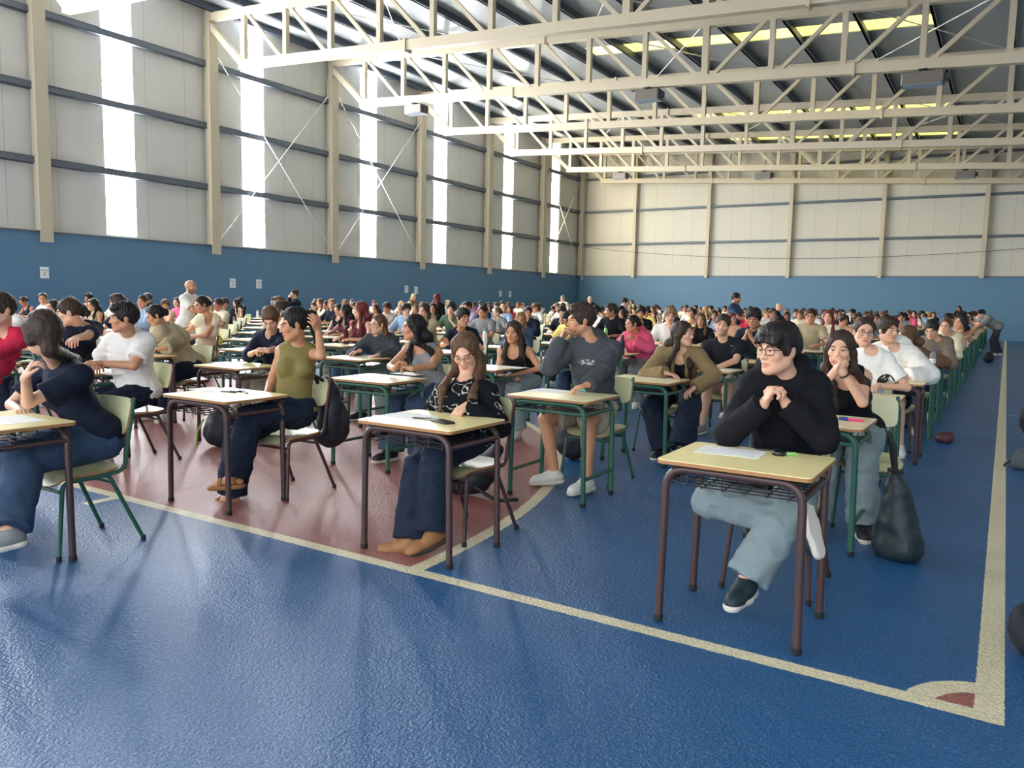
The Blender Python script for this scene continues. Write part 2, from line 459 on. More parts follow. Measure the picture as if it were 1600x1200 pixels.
def cap_mesh(pos, r=.021):
    o = MB(); o.lathe([(r*.9, 0), (r, .004), (r, .028), (r*.95, .03)], pos, 10); return o.mesh('foot_cap', M_RUB)
def join_mesh(parts, name):
    """one mesh with several materials, for furniture so far away that its parts cannot be told apart"""
    o = MB(); mats = []
    for me in parts:
        for m in me.materials:
            if m not in mats: mats.append(m)
    for me in parts:
        b = len(o.v); o.v += [tuple(v.co) for v in me.vertices]
        for p in me.polygons:
            o.f.append(tuple(b+i for i in p.vertices)); o.mi.append(mats.index(me.materials[p.material_index]))
    return o.mesh(name, mats)
DESK = {}
for k in ('brown', 'green'):
    DESK[k] = desk_meshes(k)
    DESK[k+'_far'] = join_mesh([m for n, m, c in DESK[k]], 'school_desk')
DESKCAPS = [cap_mesh((sx*.307, sy*.235, 0)) for sy in (-1, 1) for sx in (-1, 1)]

def chair_meshes(kind):
    """the pupil faces -y; origin on the floor under the seat"""
    fm = M_BROWN if kind == 'brown' else M_GREEN
    out = []; nx, ny = 7, 7
    # seat: a plywood sheet, dished and rolled down at its front edge
    def sheet(fn, th, nx, ny):
        vs = []; 
        for s in (0, 1):
            for j in range(ny):
                for i in range(nx):
                    u, v = i/(nx-1)*2-1, j/(ny-1)*2-1
                    p = Vector(fn(u, v)); e = 1e-3
                    n = (Vector(fn(u+e, v))-p).cross(Vector(fn(u, v+e))-p).normalized()
                    vs.append(p+n*th*(.5-s))
        N = nx*ny; fs = []
        for j in range(ny-1):
            for i in range(nx-1):
                a = j*nx+i; fs.append((a, a+1, a+nx+1, a+nx)); fs.append((N+a, N+a+nx, N+a+nx+1, N+a+1))
        ring = [i for i in range(nx)]+[j*nx+nx-1 for j in range(1, ny)]+[(ny-1)*nx+i for i in range(nx-2, -1, -1)]+[j*nx for j in range(ny-2, 0, -1)]
        ed = [(a, N+a, N+b, b) for a, b in zip(ring, ring[1:]+ring[:1])]
        return vs, fs, ed
    def rc(u, v, r=.25):   # superellipse corner rounding
        m = max(abs(u), abs(v)); q = (abs(u)**6+abs(v)**6)**(1/6) or 1
        return u*m/q, v*m/q
    def seat(u, v):
        u, v = rc(u, v); x = u*.2; y = v*.195
        return x, y, (.442)-.012*(1-u*u)*(1-v*v)+(-.05*max(0, -v-.6)**2*6)+.012*max(0, v)**2
    def back(u, v):
        u, v = rc(u, v)
        return u*.2, .235+.025*(1-u*u)+v*.025, .735+v*.105
    for nm, fn in (('seat', seat), ('backrest', back)):
        o = MB(); vs, fs, ed = sheet(fn, .012, 9, 9); o.raw(vs, fs); n = len(o.f); o.f += ed; o.mi += [1]*len(ed)
        if nm == 'backrest':
            pass
        out.append((nm, o.mesh(nm, [M_SEAT, M_PLY], True), None))
    for sx in (-1, 1):
        x = sx*.185
        o = MB(); o.tube(bend([(x*1.16, -.2, .012), (x, -.15, .417), (x, 0, .417)], .05), .0125, 8); out.append(('leg', o.mesh('leg', fm, True), (x*1.16, -.2)))
        o = MB(); o.tube(bend([(x, 0, .417), (x, .11, .417), (x*1.16, .29, .012)], .05), .0125, 8); out.append(('leg', o.mesh('leg', fm, True), (x*1.16, .29)))
        o = MB(); o.tube(bend([(x*.97, -.12, .426), (x*1.03, .2, .426), (x*1.06, .228, .62), (x*1.06, .27, .845)], .07), .0125, 8)
        out.append(('back_post', o.mesh('back_post', fm, True), None))
        o = MB()
        for zz in (.68, .79): o.lathe([(.009, 0), (.009, .003), (.005, .005)], (x*.98, .228+(zz-.68)*.23, zz), 8, Matrix.Rotation(PI/2, 3, 'X'))
        out.append(('rivet', o.mesh('rivet', M_RIVET), None))
    for yy in (-.165, .135):
        o = MB(); o.tube([(-.19, yy, .37), (.19, yy, .37)], .0105, 8); out.append(('crossbar', o.mesh('crossbar', fm, True), None))
    return out
CHAIR = {}
for k in ('brown', 'green'):
    CHAIR[k] = chair_meshes(k); CHAIR[k+'_far'] = join_mesh([m for n, m, c in CHAIR[k] if n != 'rivet'], 'school_chair')
CHAIRCAPS = {c: cap_mesh((c[0], c[1], 0), .015) for n, m, c in CHAIR['green'] if n == 'leg'}

def link(name, me, parent=None):
    o = bpy.data.objects.new(name, me); COL.objects.link(o)
    if parent is not None: o.parent = parent
    return o
def desk(x, y, kind, label, parts=True, rz=0, group='school desks in rows'):
    if not parts:
        o = link('school_desk', DESK[kind+'_far']); o.location = (x, y, 0); o.rotation_euler = (0, 0, rz); return tag(o, label, 'desk', group)
    r = empty('school_desk', (x, y, 0), rz); tag(r, label, 'desk', group); caps = iter(DESKCAPS)
    for n, m, c in DESK[kind]:
        p = link(n, m, r)
        if c: link('foot_cap', next(caps), p)
    return r
def chair(x, y, kind, label, parts=True, rz=0, group='school chairs behind the desks'):
    if not parts:
        o = link('school_chair', CHAIR[kind+'_far']); o.location = (x, y, 0); o.rotation_euler = (0, 0, rz); return tag(o, label, 'chair', group)
    r = empty('school_chair', (x, y, 0), rz); tag(r, label, 'chair', group)
    for n, m, c in CHAIR[kind]:
        p = link(n, m, r)
        if n == 'leg': link('foot_cap', CHAIRCAPS[c], p)
    return r
# ------------------------------------------------------------------ figures: blended distance fields meshed as one surface
F4 = np.float32
def V3(*a): return np.array(a if len(a) > 1 else a[0], float)
def nrm(v): v = np.asarray(v, float); return v/(np.linalg.norm(v)+1e-12)
def frame(up, right):
    """columns right, back, up of a frame whose owner faces -back"""
    u = nrm(up); r = np.asarray(right, float); r = nrm(r-u*(r@u)); return np.column_stack((r, np.cross(u, r), u))
def rotz(a): c, s = math.cos(a), math.sin(a); return np.array(((c, -s, 0), (s, c, 0), (0, 0, 1.)))
def rotx(a): c, s = math.cos(a), math.sin(a); return np.array(((1., 0, 0), (0, c, -s), (0, s, c)))
def roty(a): c, s = math.cos(a), math.sin(a); return np.array(((c, 0, s), (0, 1., 0), (-s, 0, c)))

_lat = np.random.RandomState(3).rand(32, 32, 32).astype(F4)*2-1
def vnoise(p, f, seed=0):
    q = p*f+seed*7.31; i = np.floor(q).astype(int); t = q-i; t = t*t*(3-2*t); i &= 31; j = (i+1) & 31
    def g(a, b, c): return _lat[a[:, 0], b[:, 1], c[:, 2]]
    x = t[:, 0]; y = t[:, 1]; z = t[:, 2]
    a = (g(i, i, i)*(1-x)+g(j, i, i)*x)*(1-y)+(g(i, j, i)*(1-x)+g(j, j, i)*x)*y
    b = (g(i, i, j)*(1-x)+g(j, i, j)*x)*(1-y)+(g(i, j, j)*(1-x)+g(j, j, j)*x)*y
    return a*(1-z)+b*z

def rc(a, b, ra, rb, k=.02, mode='add', cut=None):
    return ('rc', np.asarray(a, float), np.asarray(b, float), ra, rb, k, mode, cut)
def el(c, r, R=None, k=.03, mode='add', cut=None):
    return ('el', np.asarray(c, float), np.asarray(r, float), np.eye(3) if R is None else R, None, k, mode, cut)
def plane(p, n, mode='keep', k=.004):      # keeps the side that n points to
    return ('pl', np.asarray(p, float), np.asarray(n, float)/np.linalg.norm(n), None, None, k, 'cut', None)
def inflate(ps, t):
    out = []
    for p in ps:
        if p[0] == 'rc': out.append(('rc', p[1], p[2], p[3]+t, p[4]+t)+p[5:])
        elif p[0] == 'el': out.append(('el', p[1], p[2]+t)+p[3:])
        else: out.append(p)
    return out
def pbox(p):
    if p[0] == 'rc':
        r = max(p[3], p[4]); return np.minimum(p[1], p[2])-r, np.maximum(p[1], p[2])+r
    e = np.sqrt((p[3]**2) @ (p[2]**2)); return p[1]-e, p[1]+e
def pdist(p, X, Y, Z):
    if p[0] == 'rc':
        a, b = p[1], p[2]; ba = b-a; L2 = float(ba@ba)+1e-9
        x, y, z = X-F4(a[0]), Y-F4(a[1]), Z-F4(a[2])
        t = np.clip((x*F4(ba[0])+y*F4(ba[1])+z*F4(ba[2]))/F4(L2), 0, 1)
        x = x-t*F4(ba[0]); y = y-t*F4(ba[1]); z = z-t*F4(ba[2])
        d = np.sqrt(x*x+y*y+z*z)-(F4(p[3])+t*F4(p[4]-p[3]))
    elif p[0] == 'el':
        c, r, R = p[1], p[2], p[3]
        x, y, z = X-F4(c[0]), Y-F4(c[1]), Z-F4(c[2]); k0 = 0; k1 = 0
        for i in range(3):
            q = x*F4(R[0, i])+y*F4(R[1, i])+z*F4(R[2, i]); q2 = q/F4(r[i]); k0 = k0+q2*q2; q3 = q2/F4(r[i]); k1 = k1+q3*q3
        k0 = np.sqrt(k0); d = k0*(k0-1)/(np.sqrt(k1)+F4(1e-6))
    else:
        d = -((X-F4(p[1][0]))*F4(p[2][0])+(Y-F4(p[1][1]))*F4(p[2][1])+(Z-F4(p[1][2]))*F4(p[2][2]))
    if p[7] is not None:
        q, n = p[7]; n = nrm(n)
        d = np.maximum(d, (X-F4(q[0]))*F4(n[0])+(Y-F4(q[1]))*F4(n[1])+(Z-F4(q[2]))*F4(n[2]))
    return d
def smin(a, b, k):
    h = np.maximum(k-np.abs(a-b), 0)/k; return np.minimum(a, b)-h*h*(k*.25)
def bounds(ps):
    B = [pbox(p) for p in ps if p[0] != 'pl' and p[6] == 'add']
    return np.min([b[0] for b in B], 0), np.max([b[1] for b in B], 0)
def field(ps, h, lo=None, hi=None, warp=None):
    if lo is None:
        lo, hi = bounds(ps); lo = lo-3*h; hi = hi+3*h
    n = np.maximum(np.ceil((hi-lo)/h).astype(int)+1, 4)
    ax = [(lo[i]+h*np.arange(n[i])).astype(F4) for i in range(3)]
    D = np.full(n, .5, F4)
    def sl(blo, bhi):
        a = np.clip(np.floor((blo-lo)/h).astype(int), 0, n); b = np.clip(np.ceil((bhi-lo)/h).astype(int)+1, 0, n)
        return (a, b) if (b > a).all() else None
    for p in ps:
        k = max(p[5], 1e-4)
        if p[0] == 'pl':
            d = pdist(p, ax[0][:, None, None], ax[1][None, :, None], ax[2][None, None, :]); D = np.maximum(D, d); continue
        b = pbox(p); m = .03+k; q = sl(b[0]-m, b[1]+m)
        if q is None: continue
        s = tuple(slice(q[0][i], q[1][i]) for i in range(3))
        d = pdist(p, ax[0][s[0]][:, None, None], ax[1][s[1]][None, :, None], ax[2][s[2]][None, None, :])
        if p[6] == 'add': D[s] = smin(D[s], d, F4(k))
        elif p[6] == 'sub': D[s] = -smin(-D[s], d, F4(k))
    if warp:
        I = np.argwhere(np.abs(D) < .035)
        if len(I):
            P = np.stack([ax[i][I[:, i]] for i in range(3)], 1); D[I[:, 0], I[:, 1], I[:, 2]] += warp(P).astype(F4)
    return D, lo
def surfnet(D, lo, h):
    S = D < 0
    any_ = np.zeros([k-1 for k in D.shape], bool); all_ = np.ones_like(any_)
    for dx in (0, 1):
        for dy in (0, 1):
            for dz in (0, 1):
                c = S[dx:D.shape[0]-1+dx, dy:D.shape[1]-1+dy, dz:D.shape[2]-1+dz]; any_ |= c; all_ &= c
    I = np.argwhere(any_ & ~all_)
    if not len(I): return np.zeros((0, 3)), np.zeros((0, 4), int)
    idx = np.full(any_.shape, -1, np.int32); idx[I[:, 0], I[:, 1], I[:, 2]] = np.arange(len(I))
    C = {}
    for dx in (0, 1):
        for dy in (0, 1):
            for dz in (0, 1): C[dx, dy, dz] = D[I[:, 0]+dx, I[:, 1]+dy, I[:, 2]+dz]
    acc = np.zeros((len(I), 3)); cnt = np.zeros(len(I))
    for a in range(3):
        o = [i for i in range(3) if i != a]
        for u in (0, 1):
            for v in (0, 1):
                k0 = [0, 0, 0]; k0[o[0]] = u; k0[o[1]] = v; k1 = list(k0); k1[a] = 1
                d0, d1 = C[tuple(k0)], C[tuple(k1)]; m = (d0 < 0) != (d1 < 0)
                t = d0[m]/(d0[m]-d1[m]); pt = np.zeros((m.sum(), 3)); pt[:, a] = t; pt[:, o[0]] = u; pt[:, o[1]] = v
                acc[m] += pt; cnt[m] += 1
    Vt = lo+h*(I+acc/cnt[:, None])
    Q = []
    for a in range(3):
        o = [i for i in range(3) if i != a]
        s0 = [slice(None)]*3; s1 = [slice(None)]*3
        for i in o: s0[i] = s1[i] = slice(1, -1)
        s0[a] = slice(0, -1); s1[a] = slice(1, None)
        A, B = S[tuple(s0)], S[tuple(s1)]; E_ = np.argwhere(A != B)
        if not len(E_): continue
        E_[:, o[0]] += 1; E_[:, o[1]] += 1
        def cell(u, v):
            c = E_.copy(); c[:, o[0]] -= u; c[:, o[1]] -= v; return idx[c[:, 0], c[:, 1], c[:, 2]]
        q = np.stack([cell(1, 1), cell(0, 1), cell(0, 0), cell(1, 0)], 1)
        inside = S[E_[:, 0], E_[:, 1], E_[:, 2]]
        flip = inside if a == 1 else ~inside
        q[flip] = q[flip][:, ::-1]; Q.append(q)
    Q = np.concatenate(Q); Q = Q[(Q >= 0).all(1)]
    return Vt, Q
def npmesh(name, V, Q, mats, tint=None, mi=None):
    me = bpy.data.meshes.new(name); n, m = len(V), len(Q)
    me.vertices.add(n); me.loops.add(m*4); me.polygons.add(m)
    me.vertices.foreach_set('co', np.asarray(V, F4).ravel())
    me.loops.foreach_set('vertex_index', np.asarray(Q, np.int32).ravel())
    me.polygons.foreach_set('loop_start', np.arange(0, m*4, 4, dtype=np.int32))
    me.polygons.foreach_set('use_smooth', np.ones(m, bool))
    for t in (mats if isinstance(mats, (list, tuple)) else [mats]): me.materials.append(t)
    if mi is not None: me.polygons.foreach_set('material_index', np.asarray(mi, np.int32))
    me.update(calc_edges=True); me.validate()
    if tint is not None:
        a = me.color_attributes.new('tint', 'FLOAT_COLOR', 'POINT')
        a.data.foreach_set('color', np.column_stack((tint, np.ones(n))).astype(F4).ravel())
    return me
def solid(ps, h, warp=None, fine=(), smooth=0):
    """mesh of a field; `fine` boxes (lo, hi, step) are meshed with a smaller step"""
    D, lo = field(ps, h, warp=warp); V, Q = surfnet(D, lo, h)
    if smooth: V = relax(V, Q, smooth)
    if not fine: return V, Q
    cen = V[Q].mean(1); keep = np.ones(len(Q), bool)
    for a, b, s in fine: keep &= ~(((cen > a+h*1.2) & (cen < b-h*1.2)).all(1))
    Q = Q[keep]; VV, QQ = [V], [Q]; off = len(V)
    for a, b, s in fine:
        D, lo = field(ps, s, np.asarray(a), np.asarray(b), warp); v, q = surfnet(D, lo, s)
        VV.append(v); QQ.append(q+off); off += len(v)
    V = np.concatenate(VV); Q = np.concatenate(QQ)
    used = np.unique(Q); m = np.full(len(V), -1); m[used] = np.arange(len(used))
    return V[used], m[Q]
def relax(V, Q, n):
    for _ in range(n):
        acc = np.zeros_like(V); cnt = np.zeros(len(V))
        for i in range(4):
            a, b = Q[:, i], Q[:, (i+1) % 4]
            np.add.at(acc, a, V[b]); np.add.at(acc, b, V[a]); np.add.at(cnt, a, 1); np.add.at(cnt, b, 1)
        ok = cnt > 0; V = V.copy(); V[ok] = V[ok]*.4+acc[ok]/cnt[ok][:, None]*.6
    return V

# ------------------------------------------------------------------ skeleton
UA, FA, TH, SH = .285, .245, .42, .42      # upper arm, forearm, thigh, shin
def ik(a, t, l1, l2, hint):
    a, t = V3(a), V3(t); d = t-a; L = np.linalg.norm(d); u = d/L
    if L > l1+l2-.004: t = a+u*(l1+l2-.004); L = l1+l2-.004
    x = (l1*l1-l2*l2+L*L)/(2*L); hgt = math.sqrt(max(l1*l1-x*x, 0))
    hp = np.asarray(hint, float); hp = nrm(hp-u*(hp@u)); return a+u*x+hp*hgt, t
class Fig:
    """posed figure. Local frame: floor origin under the hips, facing -y, the person's left is +x."""
    def __init__(s, sex='m', lean=.12, side=0., twist=0., hip=(0, 0, .545), head=(0, 0, 0), hz=None, sh=None, size=1.0, spine=None):
        s.sex = sex; m = sex == 'm'; s.size = size
        s.H = V3(hip); L = spine or ((.505 if m else .48)*size)
        up = nrm((math.sin(side), -math.sin(lean), math.cos(lean)*math.cos(side)))
        s.N = s.H+up*L; s.TL = L
        right = rotz(twist)@V3(1, 0, 0)
        s.T = frame(up, right)
        w = (.178 if m else .155)*size
        dn = s.T[:, 2]*(-.055)
        s.S = {1: s.N+s.T[:, 0]*w+dn, -1: s.N-s.T[:, 0]*w+dn}
        s.setT()
        hw = .085
        s.Hj = {g: s.H+V3(g*hw, 0, -.01) for g in (1, -1)}
        yaw, pitch, roll = head
        s.HR = rotz(yaw)@rotx(pitch)@roty(roll)
        s.HC = s.N+s.T[:, 2]*.075*size+s.HR@V3(0, -.018, .088)*size if hz is None else V3(hz)
        s.El, s.W, s.Kn, s.An, s.hand, s.foot = {}, {}, {}, {}, {}, {}
    def setT(s):
        u = s.N-s.H; s.TL = np.linalg.norm(u); s.T = frame(u, s.S[1]-s.S[-1])
    def arm(s, g, wrist, hint=(0, 0, -1), hdir=None, pn=None, curl=.35, thumb=None):
        hint = V3(hint)
        s.El[g], s.W[g] = ik(s.S[g], wrist, UA*s.size, FA*s.size, hint); s.sethand(g, hdir, pn, curl, thumb)
    def sethand(s, g, hdir=None, pn=None, curl=.35, thumb=None, spread=.0):
        d = nrm(s.W[g]-s.El[g]) if hdir is None else nrm(hdir)
        n = V3(0, 0, -1) if pn is None else V3(pn)
        n = nrm(n-d*(n@d)); s.hand[g] = (d, n, curl, thumb, spread)
    def leg(s, g, ankle, hint=(0, -1, .6), toe=None, up=None):
        s.Kn[g], s.An[g] = ik(s.Hj[g], ankle, TH*s.size, SH*s.size, hint)
        s.setfoot(g, toe, up)
    def setfoot(s, g, toe=None, up=None):
        d = V3(g*.25, -1, -.02) if toe is None else V3(toe)
        u = V3(0, 0, 1) if up is None else V3(up)
        d = nrm(d); u = nrm(u-d*(u@d)); s.foot[g] = (d, u)
    # ---- skin
    def torso(s, k=.05):
        m = s.sex == 'm'; H, T, L, z = s.H, s.T, s.TL, s.size
        f = -T[:, 1]; u = T[:, 2]; P = []
        P.append(el(H+V3(0, .01, .02), V3(.165, .125, .11)*z if m else V3(.17, .125, .11)*z, np.eye(3)*.5+T*.5 if 0 else T, k))
        P.append(el(H+u*.34*L+f*.005, V3(.142, .105, .15)*z if m else V3(.122, .092, .14)*z, T, k))
        P.append(el(H+u*.66*L+f*.01, V3(.162, .115, .165)*z if m else V3(.138, .1, .15)*z, T, k))
        P.append(el(H+u*.86*L-f*.005, V3(.15, .088, .075)*z if m else V3(.13, .078, .07)*z, T, k))
        if not m:
            for g in (1, -1): P.append(el(H+u*.66*L+f*.085*z+T[:, 0]*g*.066*z, V3(.06, .055, .062)*z, T, .03))
        for g in (1, -1):
            r = (.052 if m else .043)*z
            P.append(rc(s.N-u*.05+T[:, 0]*g*.07, s.S[g], r*1.05, r, .04))
            P.append(rc(s.N+u*.015+T[:, 0]*g*.025, s.S[g]+u*.012, .04*z, .036*z, .04))
        return P
    def neckp(s):
        r = (.056 if s.sex == 'm' else .047)*s.size
        b = s.HC+s.HR@V3(0, .018, -.055)*s.size
        return [rc(s.N-s.T[:, 2]*.03, b, r*1.06, r*.95, .025)]
    def armp(s, g, cutat=None):
        m = s.sex == 'm'; z = s.size; a, b, c = ((.05, .038, .026) if m else (.042, .033, .0225))
        return [rc(s.S[g], s.El[g], a*z, b*z, .025), rc(s.El[g], s.W[g], b*z, c*z, .012)]
    def legp(s, g):
        z = s.size; a, b, c = (.085, .058, .04) if s.sex == 'm' else (.088, .056, .037)
        calf = s.Kn[g]+(s.An[g]-s.Kn[g])*.3
        back = nrm(np.cross(np.cross(s.Kn[g]-s.Hj[g], s.An[g]-s.Kn[g]), s.An[g]-s.Kn[g]))
        return [rc(s.Hj[g], s.Kn[g], a*z, b*z, .03), rc(s.Kn[g], s.An[g], b*.95*z, c*z, .02), el(calf+back*.012, V3(.05, .05, .11)*z, frame(s.Kn[g]-s.An[g], (1, .01, 0)), .03)]
    def handp(s, g):
        z = s.size*(1.0 if s.sex == 'm' else .93); d, n, curl, thumb, spr = s.hand[g]; W = s.W[g]
        # across the palm, towards the thumb: for the left hand (g=1) palm down and fingers ahead the thumb is on the right side (-x)
        a = np.cross(d, n)*(-1 if g == 1 else 1)
        R = np.column_stack((a, n, d)); P = []
        P.append(el(W+d*.05*z, V3(.038, .015, .052)*z, R, .012)); P.append(rc(W-d*.01, W+d*.03*z, .022*z, .02*z, .012))
        for i, (o, ln, b0) in enumerate(((.0285, .072, .086), (.0095, .08, .092), (-.0095, .075, .088), (-.0275, .058, .078))):
            p = W+(d*b0+a*o)*z; dd = nrm(d+a*(o*(2+spr*14))); q = W+(d*.05+a*o*.8)*z
            P.append(rc(q, p, .0105*z, .0095*z, .006)); ang = 0
            for j, fr in enumerate((.42, .32, .26)):
                ang += (curl*(1.15 if j == 0 else .95))*(1+.1*i)
                v = dd*math.cos(ang)+n*math.sin(ang); p2 = p+v*ln*fr*z
                P.append(rc(p, p2, (.0092-.0009*j)*z, (.0085-.0009*j)*z, .004)); p = p2
        t = .5 if thumb is None else thumb
        b = W+(d*.018+a*.022)*z; v1 = nrm(a*.75+d*.75+n*t*.5); p1 = b+v1*.042*z; v2 = nrm(a*.25+d*1.0+n*(t*.9)); p2 = p1+v2*.032*z; p3 = p2+nrm(v2+n*.25*t-a*.2)*.026*z
        P += [rc(b, p1, .0145*z, .0115*z, .012), rc(p1, p2, .0105*z, .0098*z, .004), rc(p2, p3, .0098*z, .008*z, .004)]
        return P
    def hp(s, x, y, z): return s.HC+s.HR@(V3(x, y, z)*s.size)
    def headp(s, face=True):
        z = s.size*(1.0 if s.sex == 'm' else .96); hp = lambda x, y, q: s.HC+s.HR@(V3(x, y, q)*z); R = s.HR; m = s.sex == 'm'
        P = [el(hp(0, .015, .03), V3(.076, .096, .088)*z, R, .02), el(hp(0, -.03, -.035), V3(.058, .066, .08)*z, R, .03)]
        for g in (1, -1):
            P.append(rc(hp(g*.046, -.0, -.056), hp(g*.014, -.068, -.094), .019*z, .015*z, .03))
            if face: P.append(el(hp(g*.04, -.064, -.02), V3(.024, .02, .022)*z, R, .02))
            P.append(el(hp(g*.077, .01, -.008), V3(.008, .018, .031)*z, R@roty(g*.18), .006))
        P.append(el(hp(0, -.076, -.094), V3(.017, .015, .014)*z, R, .02))
        if face:
            P.append(rc(hp(-.034, -.084, .022), hp(.034, -.084, .022), .0125*z, .0125*z, .02))
            for g in (1, -1): P.append(el(hp(g*.032, -.099, .003), V3(.017, .014, .0115)*z, R, .012, 'sub'))
            for g in (1, -1): P.append(el(hp(g*.032, -.0745, .0025), V3(.0155, .0135, .013)*z, R, .004))
            for g in (1, -1):
                P.append(rc(hp(g*.019, -.0885, .0075), hp(g*.033, -.0905, .0105), .0042*z, .0045*z, .004)); P.append(rc(hp(g*.033, -.0905, .0105), hp(g*.046, -.083, .006), .0045*z, .0038*z, .004))
                P.append(rc(hp(g*.02, -.0875, -.0055), hp(g*.044, -.083, -.006), .0036*z, .0036*z, .005))
        P.append(rc(hp(0, -.088, .012), hp(0, -.107, -.027), .0075*z, .0112*z, .012))
        if face:
            for g in (1, -1): P.append(el(hp(g*.012, -.099, -.031), V3(.0085, .01, .0075)*z, R, .006))
            P.append(el(hp(0, -.09, -.058), V3(.022, .012, .0075)*z, R, .006)); P.append(el(hp(0, -.088, -.071), V3(.019, .012, .0075)*z, R, .006))
            P.append(rc(hp(-.022, -.1035, -.064), hp(.022, -.1035, -.064), .0026*z, .0026*z, .006, 'sub'))
        return P
    def headtint(s, V, hair=(.05, .035, .028), stubble=0):
        """colours that belong to the skin itself: lips, brows, lashes, stubble"""
        z = s.size*(1.0 if s.sex == 'm' else .96); q = (V-s.HC)@s.HR/z
        T = np.ones((len(V), 3)); x, y, u = np.abs(q[:, 0]), q[:, 1], q[:, 2]
        fr = (y < -.05) & (np.abs(u) < .13)
        lip = fr & (((x/.024)**2+((u+.064)/.0135)**2) < 1)
        T[lip] = (.82, .5, .5) if s.sex == 'f' else (.86, .62, .6)
        br = fr & (np.abs(x-.033) < .02) & (np.abs(u-.027-.006*np.cos((x-.033)/.02*1.3)+.004) < (.0052 if s.sex == 'm' else .0036))
        T[br] = np.array(hair)*2.2
        lash = fr & (np.abs(x-.032) < .0165) & (np.abs(u-.0085+((x-.032)/.0165)**2*.004) < .0028)
        T[lash] = (.22, .16, .14)
        if stubble:
            st = (y < .01) & (u < -.04) & (u > -.125) & ~lip; T[st] *= (1-stubble*.6, 1-stubble*.55, 1-stubble*.5)
        ck = fr & (((x-.042)/.022)**2+((u+.03)/.02)**2 < 1) & ~lip; T[ck] *= (1.0, .93, .92)
        return T
    def skinp(s, legs=True, hands=True, face=True):
        P = s.torso()+s.neckp()
        for g in (1, -1):
            if g in s.El: P += s.armp(g)
            if g in s.hand and hands: P += s.handp(g)
            if g in s.Kn and legs: P += s.legp(g)+s.footp(g)
        return P+s.headp(face)
    def footp(s, g):
        d, u = s.foot[g]; A = s.An[g]; z = s.size
        return [rc(A-d*.035-u*.045, A+d*.03-u*.02, .027*z, .032*z, .03), rc(A+d*.02-u*.03, A+d*.135-u*.058, .032*z, .022*z, .03), rc(A+d*.13-u*.06, A+d*.165-u*.063, .024*z, .016*z, .02)]
    # ---- clothing
    def topp(s, t=.014, sleeve='short', hem=.02, neck='crew', full=0., bag=0., arms=True):
        P = inflate(s.torso(), t); u, T, z = s.T[:, 2], s.T, s.size; f = -T[:, 1]
        if full: P.append(el(s.H+u*.3*s.TL-f*.01, V3(.15+full, .115+full, .2)*z, T, .06))
        if hem > .03: P.append(el(s.H+V3(0, .008, 0), V3(.166, .127, .118)*z+.02, T, .06))
        nt = len(P)
        for g in (1, -1):
            if g not in s.El or sleeve == 'none': continue
            a, b = inflate(s.armp(g), t+bag)
            if sleeve == 'short':
                c = s.S[g]+(s.El[g]-s.S[g])*.72; d = s.El[g]-s.S[g]
                P.append(rc(s.S[g], s.S[g]+d*.9, a[3], a[3]+.008, .03, cut=(c, d)))
            elif sleeve == 'cap':
                c = s.S[g]+(s.El[g]-s.S[g])*.34; d = s.El[g]-s.S[g]; P.append(rc(s.S[g], s.S[g]+d*.6, a[3]+.004, a[3]+.012, .03, cut=(c, d)))
            else:
                q = 1.0 if sleeve == 'long' else (.45 if sleeve == 'three' else .3)
                d = s.W[g]-s.El[g]; c = s.El[g]+d*q
                P.append(a[:5]+(.03,)+a[6:]); e = s.El[g]+d*(q+.1)
                P.append(rc(s.El[g], e, b[3], b[4]+.004+bag*.3, .02, cut=(c, d)))
        hc = (s.H-u*hem, -u); P = [p if i >= nt else p[:7]+(hc,) for i, p in enumerate(P)]
        N = s.N
        if neck in ('crew', 'hood'): P.append(el(N+u*.05+f*.025, V3(.058, .068, .046)*z, T, .006, 'sub'))
        if neck == 'scoop': P.append(el(N+u*.03+f*.07, V3(.09, .09, .1)*z, T, .008, 'sub'))
        if neck == 'v': P.append(el(N+u*.02+f*.075, V3(.058, .08, .12)*z, T, .006, 'sub')); P.append(el(N+u*.05+f*.02, V3(.07, .07, .055)*z, T, .006, 'sub'))
        if neck == 'tank':
            P.append(el(N+u*.0+f*.07, V3(.085, .085, .1)*z, T, .008, 'sub')); P.append(el(N+u*.05-f*.03, V3(.08, .07, .07)*z, T, .008, 'sub'))
        if neck == 'open': P.append(el(N-u*.12+f*.13, V3(.05, .1, .3)*z, T, .01, 'sub')); P.append(el(N+u*.05+f*.03, V3(.07, .075, .06)*z, T, .006, 'sub'))
        if neck == 'mock': P.append(rc(N-u*.01, N+u*.045, .062*z, .056*z, .02)); P.append(el(N+u*.08, V3(.055, .055, .04)*z, T, .004, 'sub'))
        if sleeve == 'none' and neck in ('tank', 'scoop', 'v'):
            for g in (1, -1): P.append(el(s.S[g]+T[:, 0]*g*.035-u*.01, V3(.07, .1, .085)*z, T, .01, 'sub'))
        elif sleeve == 'none':
            for g in (1, -1): P.append(el(s.S[g]+T[:, 0]*g*.05-u*.02, V3(.055, .085, .075)*z, T, .01, 'sub'))
        if neck == 'hood':
            R = T@rotx(-.5); P.insert(0, el(N-f*.085+u*.02, V3(.135, .08, .085)*z, R, .03))
            for g in (1, -1): P.insert(0, rc(N-f*.05+T[:, 0]*g*.075+u*.03, N+f*.075+T[:, 0]*g*.02-u*.04, .03*z, .02*z, .03))
        if neck == 'collar':
            for g in (1, -1): P.insert(0, rc(N-f*.05+T[:, 0]*g*.045+u*.03, N+f*.075+T[:, 0]*g*.03-u*.03, .016*z, .014*z, .01))
            P.append(el(N+u*.05+f*.04, V3(.052, .075, .07)*z, T, .006, 'sub'))
        return P
